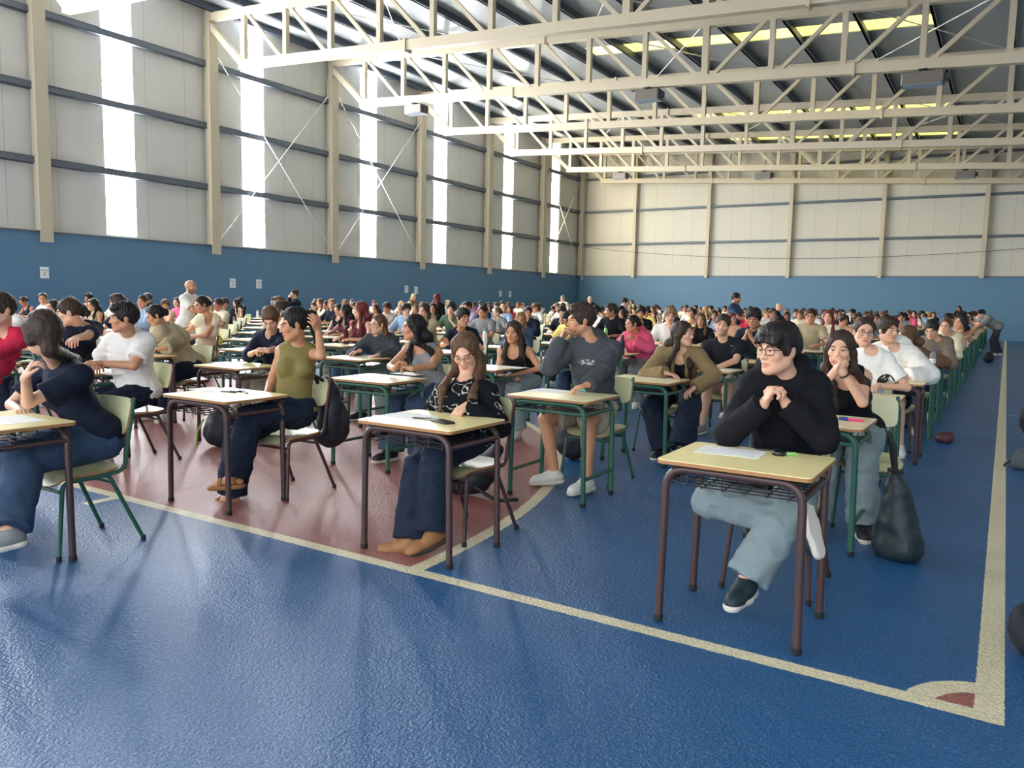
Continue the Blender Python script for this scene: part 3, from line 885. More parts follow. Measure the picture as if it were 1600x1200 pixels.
    def legwear(s, kind='long', t=.012, wide=0., waist=.1):
        z = s.size; wc = (s.H+s.T[:, 2]*waist, s.T[:, 2])
        P = [el(s.H+V3(0, .01, .0), V3(.164, .125, .118)*z+min(t, .01), s.T, .05, cut=wc), el(s.H+s.T[:, 2]*.06, V3(.145, .115, .1)*z, s.T, .05, cut=wc)]
        for g in (1, -1):
            if g not in s.Kn: continue
            a, b, c = (.085, .058, .04) if s.sex == 'm' else (.088, .056, .037)
            K, A, Hj = s.Kn[g], s.An[g], s.Hj[g]
            if kind == 'shorts':
                c0 = Hj+(K-Hj)*.78; P.append(rc(Hj, Hj+(K-Hj)*.95, a*z+t, b*z+t+.03+wide, .03, cut=(c0, K-Hj)))
            elif kind == 'skirt': P.append(rc(Hj, K, a*z+t+.02, b*z+t+.03, .08, cut=(K+(A-K)*.02, K-Hj)))
            else:
                P.append(rc(Hj, K, a*z+t, b*z+t+.008+wide*.3, .016))
                d = A-K; e = K+d*.985
                P.append(rc(K, K+d*1.1, b*z+t+.008+wide*.3, c*z+t+.014+wide, .008, cut=(e, d)))
        return P
    def shoep(s, g):
        d, u = s.foot[g]; A = s.An[g]; z = s.size
        return [rc(A+u*.012, A-u*.03, .046*z, .044*z, .01, cut=(A+u*.012, u)), rc(A-d*.035-u*.045, A+d*.05-u*.042, .037*z, .044*z, .03), rc(A+d*.04-u*.045, A+d*.14-u*.062, .043*z, .04*z, .03), rc(A+d*.13-u*.066, A+d*.165-u*.066, .04*z, .033*z, .03), plane(A-u*.072, u)]
    def solep(s, g):
        d, u = s.foot[g]; A = s.An[g]; z = s.size
        return [rc(A-d*.035-u*.075, A+d*.05-u*.075, .043*z, .044*z, .03), rc(A+d*.05-u*.075, A+d*.165-u*.075, .047*z, .04*z, .03), plane(A-u*.098, u), plane(A-u*.068, -u)]
    # ---- hair
    def hairp(s, style, vol=1.0):
        z = s.size*(1.0 if s.sex == 'm' else .96); R = s.HR; hp = lambda x, y, q: s.HC+R@(V3(x, y, q)*z); P = []
        tr = lambda a, b, ra, rb, k=.02: P.append(rc(hp(*a), hp(*b), ra*z, rb*z, k))
        w = lambda x, y, q: V3(x, y, q)
        t = {'buzz': .004, 'short': .013, 'crop': .009, 'curly': .022}.get(style, .011)*vol
        P.append(el(hp(0, .017, .034), V3(.078+t, .097+t, .089+t)*z, R, .015))
        if style in ('short', 'curly', 'mop'):
            P.append(el(hp(.01, -.055, .088), V3(.062, .05, .032)*z*(1.15 if style != 'short' else 1), R, .02))
            P.append(el(hp(0, .0, .1), V3(.07, .08, .04)*z, R, .03))
        if style == 'mop':
            for x in (-.05, -.02, .02, .05): tr((x, -.06, .09), (x*1.15+.01, -.098, .045), .025, .016)
            for g in (1, -1): tr((g*.065, -.03, .07), (g*.083, -.02, .0), .03, .016)
        # face and neck are cut free
        if style in ('buzz', 'crop', 'short', 'curly', 'mop', 'cap'):
            hl = .062 if style != 'mop' else .042
            P.append(el(hp(0, -.115, -.03), V3(.083, .1, .03+hl)*z, R, .01, 'sub'))
            P.append(el(hp(0, -.05, -.105), V3(.13, .085, .085)*z, R, .01, 'sub'))
            for g in (1, -1): P.append(el(hp(g*.09, .005, -.02), V3(.022, .03, .037)*z, R, .006, 'sub'))
            P.append(plane(hp(0, .0, -.075), R@V3(0, .35, 1)))
            return P
        if style in ('pony', 'bun', 'braid', 'updo'): P.append(el(hp(0, -.106, -.02), V3(.1, .09, .108)*z, R, .008, 'sub'))
        else: P.append(el(hp(0, -.122, -.018), V3(.071, .1, .108)*z, R, .01, 'sub'))
        P.append(el(hp(0, -.05, -.11), V3(.085, .085, .085)*z, R, .01, 'sub'))
        if style in ('pony', 'bun', 'braid', 'updo', 'clip'):
            for g in (1, -1): P.append(el(hp(g*.09, .0, -.02), V3(.02, .028, .04)*z, R, .006, 'sub'))
        if style == 'lowpony':
            tr((0, .06, .0), (.01, .095, -.09), .075, .04, .03); a = hp(.01, .095, -.09); b = s.N+s.T[:, 0]*.05-s.T[:, 1]*-.08+V3(0, 0, -.02)
            P.append(rc(a, b, .04*z, .034*z, .02)); P.append(rc(b, b+V3(.03, .03, -.12), .034*z, .012*z, .02))
            for g in (1, -1): tr((g*.062, -.03, .03), (g*.074, .02, -.05), .024, .024, .02)
        if style == 'bun': P.append(el(hp(0, .1, .085), V3(.042, .042, .04)*z, R, .015))
        if style == 'updo': P.append(el(hp(0, .115, -.01), V3(.045, .04, .045)*z, R, .02))
        if style == 'pony':
            tr((0, .1, .045), (0, .145, .03), .03, .044); tr((0, .145, .03), (0, .155, -.08), .046, .04); tr((0, .155, -.08), (.005, .13, -.22), .04, .012)
        T = s.T
        if style in ('long', 'wavy', 'bob'):
            for g in (1, -1): tr((g*.05, -.02, .085), (g*.078, .005, -.02), .024, .022, .03)
            tr((0, .065, .02), (0, .075, -.1), .055, .05, .04)
            ln = .16 if style == 'bob' else (.36 if style == 'long' else .33)
            up = T[:, 2]; fw = -T[:, 1]; sh = s.N
            for g in (1, -1):
                a = hp(g*.08, .01, -.03); b = a-V3(0, 0, .1)+T[:, 0]*g*.008
                P.append(rc(a, b, .024*z, .027*z, .03))
                if style != 'bob':
                    e = sh+T[:, 0]*g*.1+fw*getattr(s, 'hairfw', .105)-up*(.06 if g == 1 else .02); P.append(rc(b, e, .027*z, .027*z, .03)); P.append(rc(e, e-up*(ln-.18)+fw*.03, .027*z, .009*z, .03))
            b = hp(0, .085, -.1)
            if style != 'bob':
                P.append(rc(b+T[:, 0]*.05, sh-fw*.105+T[:, 0]*.05-up*.06, .05*z, .045*z, .04)); P.append(rc(b-T[:, 0]*.05, sh-fw*.105-T[:, 0]*.05-up*.06, .05*z, .045*z, .04))
                for x in (-.06, 0, .06): P.append(rc(sh-fw*.105+T[:, 0]*x-up*.06, sh-fw*.12+T[:, 0]*x-up*ln*.8, .045*z, .02*z, .04))
            else: P.append(rc(hp(-.05, .075, -.1), hp(.05, .075, -.1), .055*z, .055*z, .03))
        if style == 'braid':
            a = hp(.05, .07, -.08); e = s.N+T[:, 0]*.1-T[:, 1]*.09-T[:, 2]*.02; f = e-T[:, 2]*.2
            P.append(rc(hp(0, .09, -.03), a, .04*z, .035*z, .03)); n = 9
            for i in range(n):
                q = i/(n-1); p = a*(1-q*2)+e*q*2 if q < .5 else e*(2-q*2)+f*(q*2-1)
                P.append(el(p, V3(.03, .03, .034)*z*(1.05-.4*q), None, .006))
        return P
def hairwarp(amp=.0035, f=150, vert=.12, seed=0):
    return lambda P: vnoise(P*np.array((1, 1, vert)), f, seed)*amp+vnoise(P, 42, seed+1)*amp*.8
def foldwarp(amp=.006, f=14, seed=0):
    def w(P):
        n1 = vnoise(P, 5, seed+3)[:, None]*.09
        q = P+n1; a = 1-np.abs(vnoise(q*np.array((1, 1, 1.6)), f, seed))*2; b = vnoise(P, f*2.3, seed+5)
        return -(a*.6+b*.4)*amp
    return w
def cowwarp(P): return np.zeros(len(P))
# ------------------------------------------------------------------ dressing a figure
def m_skin(name, col):
    m, b = newmat(name); c = lin(col); vec, x, y, z = coords()
    a = E.nt.nodes.new('ShaderNodeAttribute'); a.attribute_name = 'tint'
    n = noise(vec, 26, 3)
    base = mixc(n, tuple(v*.93 for v in c[:3])+(1,), tuple(v*1.06 for v in c[:3])+(1,))
    k = E.nt.nodes.new('ShaderNodeMix'); k.data_type = 'RGBA'; k.blend_type = 'MULTIPLY'; k.inputs[0].default_value = 1
    E.nt.links.new(base.k, k.inputs[6]); E.nt.links.new(a.outputs['Color'], k.inputs[7])
    E.nt.links.new(k.outputs[2], b.inputs['Base Color'])
    b.inputs['Roughness'].default_value = .5; b.inputs['Specular IOR Level'].default_value = .4
    b.inputs['Subsurface Weight'].default_value = .08; b.inputs['Subsurface Radius'].default_value = (.012, .005, .003)
    return m
SKIN = {'fair': m_skin('fair_skin', (222, 172, 143)), 'tan': m_skin('tan_skin', (199, 144, 110)), 'brown': m_skin('brown_skin', (176, 122, 94))}
def m_hair(name, col):
    m, b = newmat(name); c = lin(col); vec, x, y, z = coords()
    n = noise(vec, 30, 4, .6, (6, 6, .6))
    setin(b, 'Base Color', mixc(n, tuple(v*.55 for v in c[:3])+(1,), tuple(min(1, v*1.5) for v in c[:3])+(1,)))
    setin(b, 'Roughness', .55); setin(b, 'Specular IOR Level', .3); bump(b, n, .6, .006); return m
HAIR = {k: m_hair(k+'_hair', c) for k, c in dict(black=(30, 25, 24), dark_brown=(54, 40, 32), brown=(92, 66, 46), light_brown=(134, 102, 70), blond=(186, 154, 106), red=(104, 42, 40), grey=(120, 116, 112)).items()}
def m_cloth(name, col, var=.1, f=70, stretch=None):
    return mat(name, col, .85, var, 5, 0, .2, .35, stretch, 220)
CLOTH = {k: m_cloth(k+'_cloth', c) for k, c in dict(black=(21, 22, 26), navy=(27, 33, 50), white=(232, 228, 220), cream=(226, 214, 184), grey=(134, 134, 134), charcoal=(64, 68, 72),
    olive=(112, 104, 66), mustard=(140, 122, 62), khaki=(134, 114, 80), pink=(226, 92, 124), red=(186, 40, 62), wine=(92, 36, 52), beige=(178, 162, 130), sky=(150, 172, 196), yellow=(236, 214, 128),
    green=(70, 96, 76), brown=(108, 82, 62), denim=(60, 78, 102), light_denim=(130, 144, 146), dark_denim=(30, 40, 56), stone=(164, 158, 142), lilac=(170, 150, 180), taupe=(126, 112, 98), peach=(224, 170, 140)).items()}
SHOE = {k: mat(k+'_shoe', c, .6, .08, 6) for k, c in dict(white=(226, 222, 212), black=(28, 30, 34), tan=(150, 104, 62), teal=(26, 44, 50), grey=(140, 140, 140)).items()}
M_SOLE = mat('pale_sole', (218, 210, 196), .6, .05); M_SOLED = mat('dark_sole', (60, 50, 44), .7, .05)
M_FRAME = mat('glasses_frame', (30, 26, 26), .3, .05); M_GOLD = mat('gold_wire', (170, 130, 80), .3, .05, metal=.6)
M_GLASS = None
def m_glass():
    m, b = newmat('clear_glass'); b.inputs['Base Color'].default_value = (1, 1, 1, 1); b.inputs['Roughness'].default_value = .02
    b.inputs['Transmission Weight'].default_value = 1; b.inputs['IOR'].default_value = 1.05; b.inputs['Alpha'].default_value = .35
    return m
M_GLASS = m_glass()
M_EYE = [mat('eye_white', (222, 214, 206), .25, .03), mat('eye_iris', (62, 42, 30), .2, .1), mat('eye_pupil', (12, 10, 10), .2, .02)]
def eye_mesh():
    o = MB(); n = 14; r = .0122; vs = []; rings = [0, .22, .5, .9, 1.4, 2.0, 2.7]
    for a in rings: vs += [(r*math.sin(a)*math.cos(2*PI*k/n), -r*math.cos(a), r*math.sin(a)*math.sin(2*PI*k/n)) for k in range(n)]
    for i in range(len(rings)-1):
        o.cur = 2 if i == 0 else (1 if i == 1 else 0)
        fs = [(i*n+k, i*n+(k+1) % n, (i+1)*n+(k+1) % n, (i+1)*n+k) for k in range(n)]
        if i == 0: o.raw(vs, fs)
        else: o.f += fs; o.mi += [o.cur]*n
    return o.mesh('eye', M_EYE, True)
EYE_ME = eye_mesh()
DET = {0: dict(b=.011, hd=.0034, hn=.0036, c=.0075, hr=.0045, s=.006), 1: dict(b=.013, hd=.0048, hn=.0045, c=.010, hr=.0065, s=.009),
       2: dict(b=.017, hd=.0075, hn=.0075, c=.0145, hr=.0095, s=.013), 3: dict(b=.022, hd=.0115, hn=.0105, c=.021, hr=.014, s=.02)}
def glasses_mesh(f, shape='round'):
    o = MB(); hp = f.hp
    for g in (1, -1):
        pts = []
        for a in np.linspace(0, 2*PI, 19):
            ca, sa = math.cos(a), math.sin(a)
            if shape == 'square': q = (abs(ca)**4+abs(sa)**4)**.25; ca, sa = ca/q, sa/q
            x = g*.034+.0235*ca; pts.append(hp(x, -.102+abs(x)*abs(x)*3.2, .003+.0195*sa))
        o.tube(pts, .0019, 6, False)
        o.tube([hp(g*.057, -.092, .008), hp(g*.079, -.07, .008), hp(g*.081, .005, .006), hp(g*.08, .02, -.008)], .0018, 6)
    o.tube([hp(.011, -.104, .008), hp(0, -.107, .01), hp(-.011, -.104, .008)], .0017, 6)
    return o
def wear(root, name, ps, h, m, warp=None, smooth=1, label=None):
    V, Q = solid(ps, h, warp, smooth=smooth)
    o = link(name, npmesh(name, V, Q, m), root)
    if label: o['label'] = label
    return o
BOT_NAME = {'shorts': 'shorts', 'skirt': 'skirt', 'long': 'trousers'}
def dress(f, sp, det, loc=(0, 0, 0), rz=0):
    """builds the figure's body with its hair and clothes as parts; returns the root"""
    q = DET[det]; z = f.size
    fine = []
    HB = f.HC+f.HR@V3(0, 0, -.01); fine.append((HB-.15, HB+.15, q['hd']))
    for g in f.hand:
        d = f.hand[g][0]; c = f.W[g]+d*.09; fine.append((c-.115, c+.115, q['hn']))
    # neighbouring fine boxes (clasped hands, a hand at the face) become one
    merged = True
    while merged:
        merged = False
        for i in range(len(fine)):
            for j in range(i+1, len(fine)):
                a, b = fine[i], fine[j]
                if (a[0] < b[1]).all() and (b[0] < a[1]).all():
                    fine[i] = (np.minimum(a[0], b[0]), np.maximum(a[1], b[1]), min(a[2], b[2])); del fine[j]; merged = True; break
            if merged: break
    hc = sp.get('hair_col', 'dark_brown')
    V, Q = solid(f.skinp(legs=True), q['b'], None, fine)
    hcol = {'black': (.05, .04, .035), 'blond': (.3, .22, .14), 'light_brown': (.2, .14, .09), 'grey': (.3, .28, .26)}.get(hc, (.08, .055, .04))
    T = f.headtint(V, hcol, sp.get('stubble', 0))
    if det >= 2:
        p = (V-f.HC)@f.HR/z; e = (p[:, 1] < -.05) & (((np.abs(p[:, 0])-.032)/.016)**2+((p[:, 2]-.003)/.009)**2 < 1); T[e] = (.25, .2, .18)
    root = link('person', npmesh('person', V, Q, SKIN[sp.get('skin', 'fair')], T)); root.location = loc; root.rotation_euler = (0, 0, rz)
    if det < 2:
        gaze = rotz(sp.get('gaze', 0))@rotx(sp.get('gazey', 0))
        for g in (1, -1):
            e = link('eye', EYE_ME, root); M = f.HR@gaze; zz = z*(1 if f.sex == 'm' else .96)
            e.matrix_local = Matrix.Translation(f.hp(g*.032, -.0795, .0022) if f.sex == 'm' else f.HC+f.HR@(V3(g*.032, -.0795, .0022)*zz)) @ Matrix(M.tolist()).to_4x4()
    st = sp.get('hair', 'short')
    if st in ('long', 'wavy', 'bob', 'lowpony') and 'hw' not in sp: sp = dict(sp, hw=.0032)
    if st != 'bald':
        wear(root, 'hair', f.hairp(st, sp.get('vol', 1.0)), q['hr'], HAIR[hc], hairwarp(.0035 if st == 'mop' and det < 2 else .011 if st == 'curly' else sp.get('hw', .005), 120 if st != 'curly' else 60, seed=sp.get('seed', 0)), smooth=0 if det < 2 else 0)
    if st == 'cap' or sp.get('cap'):
        R = f.HR; z1 = z
        wear(root, 'cap', [el(f.hp(0, .012, .05), V3(.094, .112, .082)*z1, R, .01), rc(f.hp(-.03, -.11, .06), f.hp(.03, -.11, .06), .022, .022, .01), rc(f.hp(-.03, -.155, .05), f.hp(.03, -.155, .05), .012, .012, .04), plane(f.hp(0, 0, .046), R@V3(0, .12, 1))], q['hr'], CLOTH[sp.get('cap') or 'black'], smooth=1)
    for name, kw, m in sp.get('tops', ()):
        kw = dict(kw); fw = kw.pop('fold', .006)
        wear(root, name, f.topp(**kw), q['c'], m if not isinstance(m, str) else CLOTH[m], foldwarp(fw, 13, sp.get('seed', 0)))
    b = sp.get('bottom')
    if b:
        kind, kw, m = b
        wear(root, sp.get('bname', BOT_NAME[kind]), f.legwear(kind, **kw), q['c'], m if not isinstance(m, str) else CLOTH[m], foldwarp(.013 if det < 2 else .008, 11, sp.get('seed', 0)+9))
    sh = sp.get('shoes')
    if sh == 'sandals':
        for g in (1, -1):
            d, u = f.foot[g]; A = f.An[g]; s = wear(root, 'sandal', inflate(f.solep(g)[:2], -.006)+f.solep(g)[2:], .008, SHOE['tan'], None, 0)
            for q0, q1 in ((.0, .022), (.085, .115)):
                wear(s, 'strap', inflate(f.footp(g), .008)+[plane(A+d*q0, d-u*.4*(q0 < .05)), plane(A+d*q1, -d+u*.4*(q0 < .05)), plane(A-u*.085, u)], .006, SHOE['tan'], None, 0)
            wear(s, 'strap', [rc(A-u*.005-d*.0, A-u*.02, .044, .044, .01), plane(A-u*.03, u), plane(A, -u)], .006, SHOE['tan'], None, 0)
        sh = None
    for g in sp.get('bands', ()):
        W = f.W[g]; d = nrm(f.W[g]-f.El[g]); b = f.W[g]-d*.03
        wear(root, 'wristband', [rc(b-d*.01, b+d*.01, .034, .034, .01), plane(b-d*.005, d), plane(b+d*.005, -d)], .0035, M_FRAME, None, 0)
    if sh:
        for g in (1, -1):
            if g not in f.foot: continue
            s = wear(root, 'shoe', f.shoep(g), q['s'], SHOE[sh], None, 1)
            wear(s, 'sole', f.solep(g), q['s']*.9, M_SOLED if sp.get('dark_sole') else M_SOLE, None, 0)
    if sp.get('glasses') and det <= 2:
        gl = glasses_mesh(f, sp['glasses']).build('glasses', M_GOLD if sp.get('gold') else M_FRAME, root, True)
    return root

class Hero(Fig):
    """a figure posed from sight lines: joints given as (x, y) on a sight line at a bone's length or at a depth Y"""
    def __init__(s, X, Y, sex, hd, hd_y, rel, pitch=0, roll=0, shoulders=None, hipz=.6, lean=.12, size=1.0):
        s.o = V3(X, Y, 0)
        h0 = math.atan2(-X, Y); super().__init__(sex, lean, hip=(0, 0, hipz), size=size)
        s.HR = rotz(h0+math.radians(rel))@rotx(math.radians(pitch))@roty(math.radians(roll))
        s.h0 = h0; s.hairfw = .105
        if hd: s.HC = s.P(hd[0], hd[1], hd_y)
        if shoulders:
            (a, b, sy), (c, d, ty) = shoulders
            s.S = {1: s.P(a, b, sy), -1: s.P(c, d, ty)}
            s.N = (s.S[1]+s.S[-1])/2; v = s.N-s.H; s.N = s.N+nrm(v)*.055; s.setT()
    def P(s, x, y, Y): return at(x, y, Y)-s.o
    def L(s, x, y, anchor, length, near=True): return onray(x, y, np.asarray(anchor)+s.o, length, near)-s.o
    def armpx(s, g, e, w, en=True, wn=True, tip=None, pn=(0, 0, -1), curl=.35, thumb=None, tn=True, spread=0):
        s.El[g] = s.L(e[0], e[1], s.S[g], UA*s.size, en); s.W[g] = s.L(w[0], w[1], s.El[g], FA*s.size, wn)
        hd = None if tip is None else s.L(tip[0], tip[1], s.W[g], .13, tn)-s.W[g]
        s.sethand(g, hd, pn, curl, thumb, spread)
    def armto(s, g, w, hint=(0, 0, -1), tip=None, pn=(0, 0, -1), curl=.35, thumb=None, spread=0):
        t = s.P(*w)
        hd = None if tip is None else (s.P(*tip)-t)
        s.arm(g, t, hint, hd, pn, curl, thumb); s.hand[g] = s.hand[g][:4]+(spread,)
    def legpx(s, g, k, a, kn=True, an=True, toe=None, up=None):
        s.Kn[g] = s.L(k[0], k[1], s.Hj[g], TH*s.size, kn); s.An[g] = s.L(a[0], a[1], s.Kn[g], SH*s.size, an); s.setfoot(g, toe, up)
def put(f, sp, det, label):
    for g in (1, -1):
        if g not in f.Kn: f.leg(g, (g*.14, -.42+.04*g, .098))
        if g not in f.El: f.arm(g, (g*.16, -.4, .826), (g*.8, .2, -.5), (-g*.3, -1, -.1), (0, 0, -1), .22)
    r = dress(f, sp, det, tuple(f.o)); tag(r, label, 'person', sp.get('group', 'students at the exam desks')); return r
# ------------------------------------------------------------------ cloth with prints
def m_rings():
    """black fuzzy knit with pale irregular rings"""
    m, b = newmat('ringed_knit'); vec, x, y, z = coords()
    n = noise(vec, 14, 2, .5); f = noise(vec, 140, 3); r = (n-.5).abs()+(f-.5)*.06
    n2 = noise(vec, 5, 1); k = r.lt(.02)*n2.gt(.46)
    setin(b, 'Base Color', mixc(k, lin((26, 28, 32)), lin((198, 194, 180)))); setin(b, 'Roughness', .95)
    setin(b, 'Specular IOR Level', .1); bump(b, f+k*.6, .8, .01); return m
def m_print(name, col, ink, spots, scale=60, thr=.5, f2=None):
    """plain cloth with a printed mark inside each ellipsoid ((centre), (radii)) of the figure's own frame"""
    m, b = newmat(name); vec, x, y, z = coords(); c = lin(col); n = noise(vec, 5, 4); g = noise(vec, scale, 2)
    k = None
    for (cx, cy, cz), (rx, ry, rz) in spots:
        q = ((x-cx)/rx); w = ((y-cy)/ry); v = ((z-cz)/rz); q = (q*q+w*w+v*v).lt(1.0); k = q if k is None else k.max(q)
    setin(b, 'Base Color', mixc(k*g.gt(thr), mixc(n, tuple(v*.9 for v in c[:3])+(1,), tuple(v*1.1 for v in c[:3])+(1,)), lin(ink)))
    setin(b, 'Roughness', .88); setin(b, 'Specular IOR Level', .2); bump(b, noise(vec, 220, 3), .35, .004); return m
def m_rib(name, col):
    m, b = newmat(name); vec, x, y, z = coords(); c = lin(col); n = noise(vec, 5, 3)
    s = E.op('SINE', (x*.85+y*.53)*900)
    setin(b, 'Base Color', mixc(n, tuple(v*.92 for v in c[:3])+(1,), tuple(v*1.06 for v in c[:3])+(1,))); setin(b, 'Roughness', .8); bump(b, s, .35, .003); return m
M_RINGS = m_rings(); M_RIB = m_rib('ribbed_mustard_knit', (130, 116, 64))
LONG = dict(t=.019, sleeve='long', hem=.08, neck='crew', bag=.008, fold=.009)
HOOD = dict(LONG, neck='hood')
TEE = dict(t=.017, sleeve='short', hem=.05, neck='crew', fold=.008)
TANK = dict(t=.007, sleeve='none', hem=.05, neck='tank', fold=.003)
JEAN = dict(t=.02, wide=.03)
# ------------------------------------------------------------------ the pupils nearest the camera
# boy in the black hoodie
f = Hero(-.93, 4.2, 'm', (1217, 547), 3.93, -42, 3, 0, ((1272, 607, 4.08), (1180, 603, 3.98)))
f.armto(1, (1229, 632, 3.86), (.8, .0, -1), (1207, 598, 3.84), (-1, -.2, 0), .8, .4)
f.armto(-1, (1192, 632, 3.80), (-.8, .0, -1), (1214, 600, 3.82), (1, .3, 0), .8, .4)
f.legpx(-1, (1112, 782), (1240, 808), True, True, toe=(.3, .1, -1), up=(-.9, .3, -.1))
f.legpx(1, (1240, 785), (1162, 912), True, True, toe=(-.12, -1, -.05))
put(f, dict(hair='mop', hair_col='black', glasses='square', tops=[('hoodie', HOOD, m_print('black_hoodie_cloth', (21, 22, 27), (200, 200, 200), [((-.03, -.2, .92), (.012, .09, .007))], 90, .3))],
    bottom=('long', dict(t=.022, wide=.02), 'light_denim'), shoes='teal', gaze=-.1), 0, 'boy with square glasses in a black hoodie, hands clasped under his chin')
# girl in the patterned fuzzy sweater
f = Hero(-2.84, 4.0, 'f', (728, 550), 4.05, -14, 28, -6, ((762, 616, 4.05), (694, 616, 3.98))); f.hairfw = .14
f.armto(1, (729, 634, 3.84), (.9, .3, -.6), (702, 656, 3.7), (-.1, -.1, -1), .3)
f.armto(-1, (698, 646, 3.98), (-.9, .3, -.6), (722, 652, 3.9), (0, 0, -1), .3)
f.leg(-1, f.P(642, 842, 3.47), (0, -1, .6), toe=(-.9, -.55, -.03))
f.leg(1, f.P(676, 828, 3.52), (0, -1, .6), toe=(-.45, -.9, -.3))
put(f, dict(hair='long', hair_col='brown', glasses='round', gold=True, tops=[('sweater', dict(LONG, t=.015, bag=.008, hem=.04), M_RINGS)],
    bottom=('long', dict(t=.014, wide=.04), 'dark_denim'), shoes='tan', dark_sole=True, gazey=.3), 0, 'girl with wire glasses in a black sweater with pale fuzzy rings, at a brown desk')
# woman in the mustard top
f = Hero(-4.42, 4.03, 'f', (459, 507), 4.02, -78, 14, 0, ((490, 553, 4.16), (441, 550, 4.02)))
f.armpx(1, (502, 556), (497, 516), True, False, (490, 496), (-1, .2, 0), .5)
f.armto(-1, (415, 622, 3.86), (-.7, .5, -.3), (419, 640, 3.84), (.6, .4, -.3), .45)
f.leg(1, f.P(366, 742, 3.53), (0, -1, .6), toe=(-.85, -.5, -.1)); f.leg(-1, f.P(362, 773, 3.6), (0, -1, .6), toe=(-.85, -.5, -.05))
put(f, dict(hair='pony', hair_col='black', skin='tan', bands=(-1,), tops=[('top', dict(t=.006, sleeve='none', hem=.03, neck='mock', fold=.003), M_RIB)], bottom=('long', dict(t=.01, wide=.045), 'dark_denim'), shoes='sandals', gazey=.3),
    0, 'woman in a sleeveless mustard top holding her dark ponytail behind her head')
# boy in the grey hoodie
f = Hero(-2.8, 5.8, 'm', (908, 500), 5.62, -72, 6, 0, ((957, 548, 5.78), (893, 546, 5.6)))
f.armpx(-1, (858, 574), (876, 532), True, False, (887, 508), (.9, .3, 0), .55)
f.armto(1, (918, 602, 5.3), (1, .3, -.3), (893, 609, 5.2), (0, 0, -1), .35)
f.legpx(-1, (852, 655), (868, 746), True, True, toe=(-.75, -.7, -.05)); f.legpx(1, (919, 662), (917, 750), True, True, toe=(-.3, -1, -.05))
put(f, dict(hair='short', hair_col='dark_brown', vol=1.25, skin='tan', tops=[('hoodie', dict(HOOD, t=.022, bag=.008), m_print('charcoal_hoodie_cloth', (74, 78, 82), (216, 214, 206), [((.03, -.25, .98), (.075, .12, .022))], 70, .52))], bottom=('shorts', dict(t=.02, wide=.02), 'stone'), shoes='white'),
    0, 'boy in a charcoal hoodie and pale shorts rubbing his nose, white trainers')
# woman with her back turned at the far left desk
f = Hero(-4.46, 2.56, 'f', (66, 520), 2.2, -152, 2, 0, ((126, 588, 2.4), (72, 575, 2.55)))
f.armpx(1, (22, 640), (40, 590), True, True, (56, 556), (.5, .7, 0), .7)
f.armto(-1, (30, 640, 2.3), (-1, .3, 0), None, (0, 0, -1), .3)
f.legpx(1, (40, 716), (14, 828), True, True, toe=(-.4, -1, -.1)); f.legpx(-1, (20, 710), (-10, 840), False, True)
put(f, dict(hair='lowpony', hair_col='dark_brown', tops=[('tshirt', dict(TEE, t=.014), 'navy')], bottom=('long', JEAN, 'denim'), shoes='grey', seed=4), 1, 'woman in a navy tee leaning on her elbow, head turned away from the camera')
# girl with dark hair behind the boy in the hoodie
f = Hero(-.82, 5.75, 'f', (1313, 546), 5.42, -8, 4, 0, ((1350, 590, 5.6), (1290, 592, 5.5)))
f.armto(1, (1316, 580, 5.26), (.5, -.2, -1), (1312, 560, 5.27), (-.9, -.2, 0), .95); f.armto(-1, (1303, 582, 5.24), (-.7, 0, -1), (1314, 562, 5.25), (.9, .2, 0), .95)
put(f, dict(hair='long', hair_col='dark_brown', bands=(1,), tops=[('tank_top', TANK, 'black')], bottom=('long', JEAN, 'light_denim'), shoes='black'), 0, 'girl with long dark hair in a black tank top, fists at her mouth')
# woman in the khaki jacket
f = Hero(-2.68, 7.45, 'f', (1067, 522), 7.2, 62, 2, 0, ((1090, 557, 7.3), (1036, 555, 7.2))); f.hairfw = .15
f.armto(-1, (1040, 583, 6.95), (-1, .1, -.4), (1056, 586, 6.95), (0, 0, -1), .3); f.armto(1, (1086, 606, 7.0), (1, .3, -.2), None, (0, 0, -1), .4)
f.legpx(-1, (1018, 634), (1040, 704), True, True); f.legpx(1, (1078, 636), (1064, 700), True, True)
put(f, dict(hair='long', hair_col='dark_brown', tops=[('undershirt', dict(TANK, t=.008), 'black'), ('jacket', dict(LONG, t=.024, bag=.014, neck='open'), 'khaki')], bottom=('long', dict(t=.024, wide=.05), 'dark_denim'), shoes='black'),
    0, 'woman in a khaki jacket with long brown hair looking over her shoulder')
# man in the black tee
f = Hero(-2.68, 9.05, 'm', (1129, 508), 8.75, -4, 2, 8, ((1158, 541, 8.9), (1106, 541, 8.85)))
f.armto(1, (1124, 573, 8.45), (1, .3, -.3), (1112, 575, 8.4), (0, 0, -1), .3); f.armto(-1, (1110, 578, 8.5), (-1, .3, -.3), None, (0, 0, -1), .3)
put(f, dict(hair='crop', hair_col='dark_brown', stubble=.6, tops=[('tshirt', TEE, m_print('black_tee_cloth', (32, 34, 40), (200, 205, 210), [((.09, -.15, 1.0), (.02, .12, .01))], 50, .4))], bottom=('shorts', dict(t=.02), 'stone'), shoes='grey'),
    1, 'man with short dark hair and stubble in a black tee leaning on his forearm')
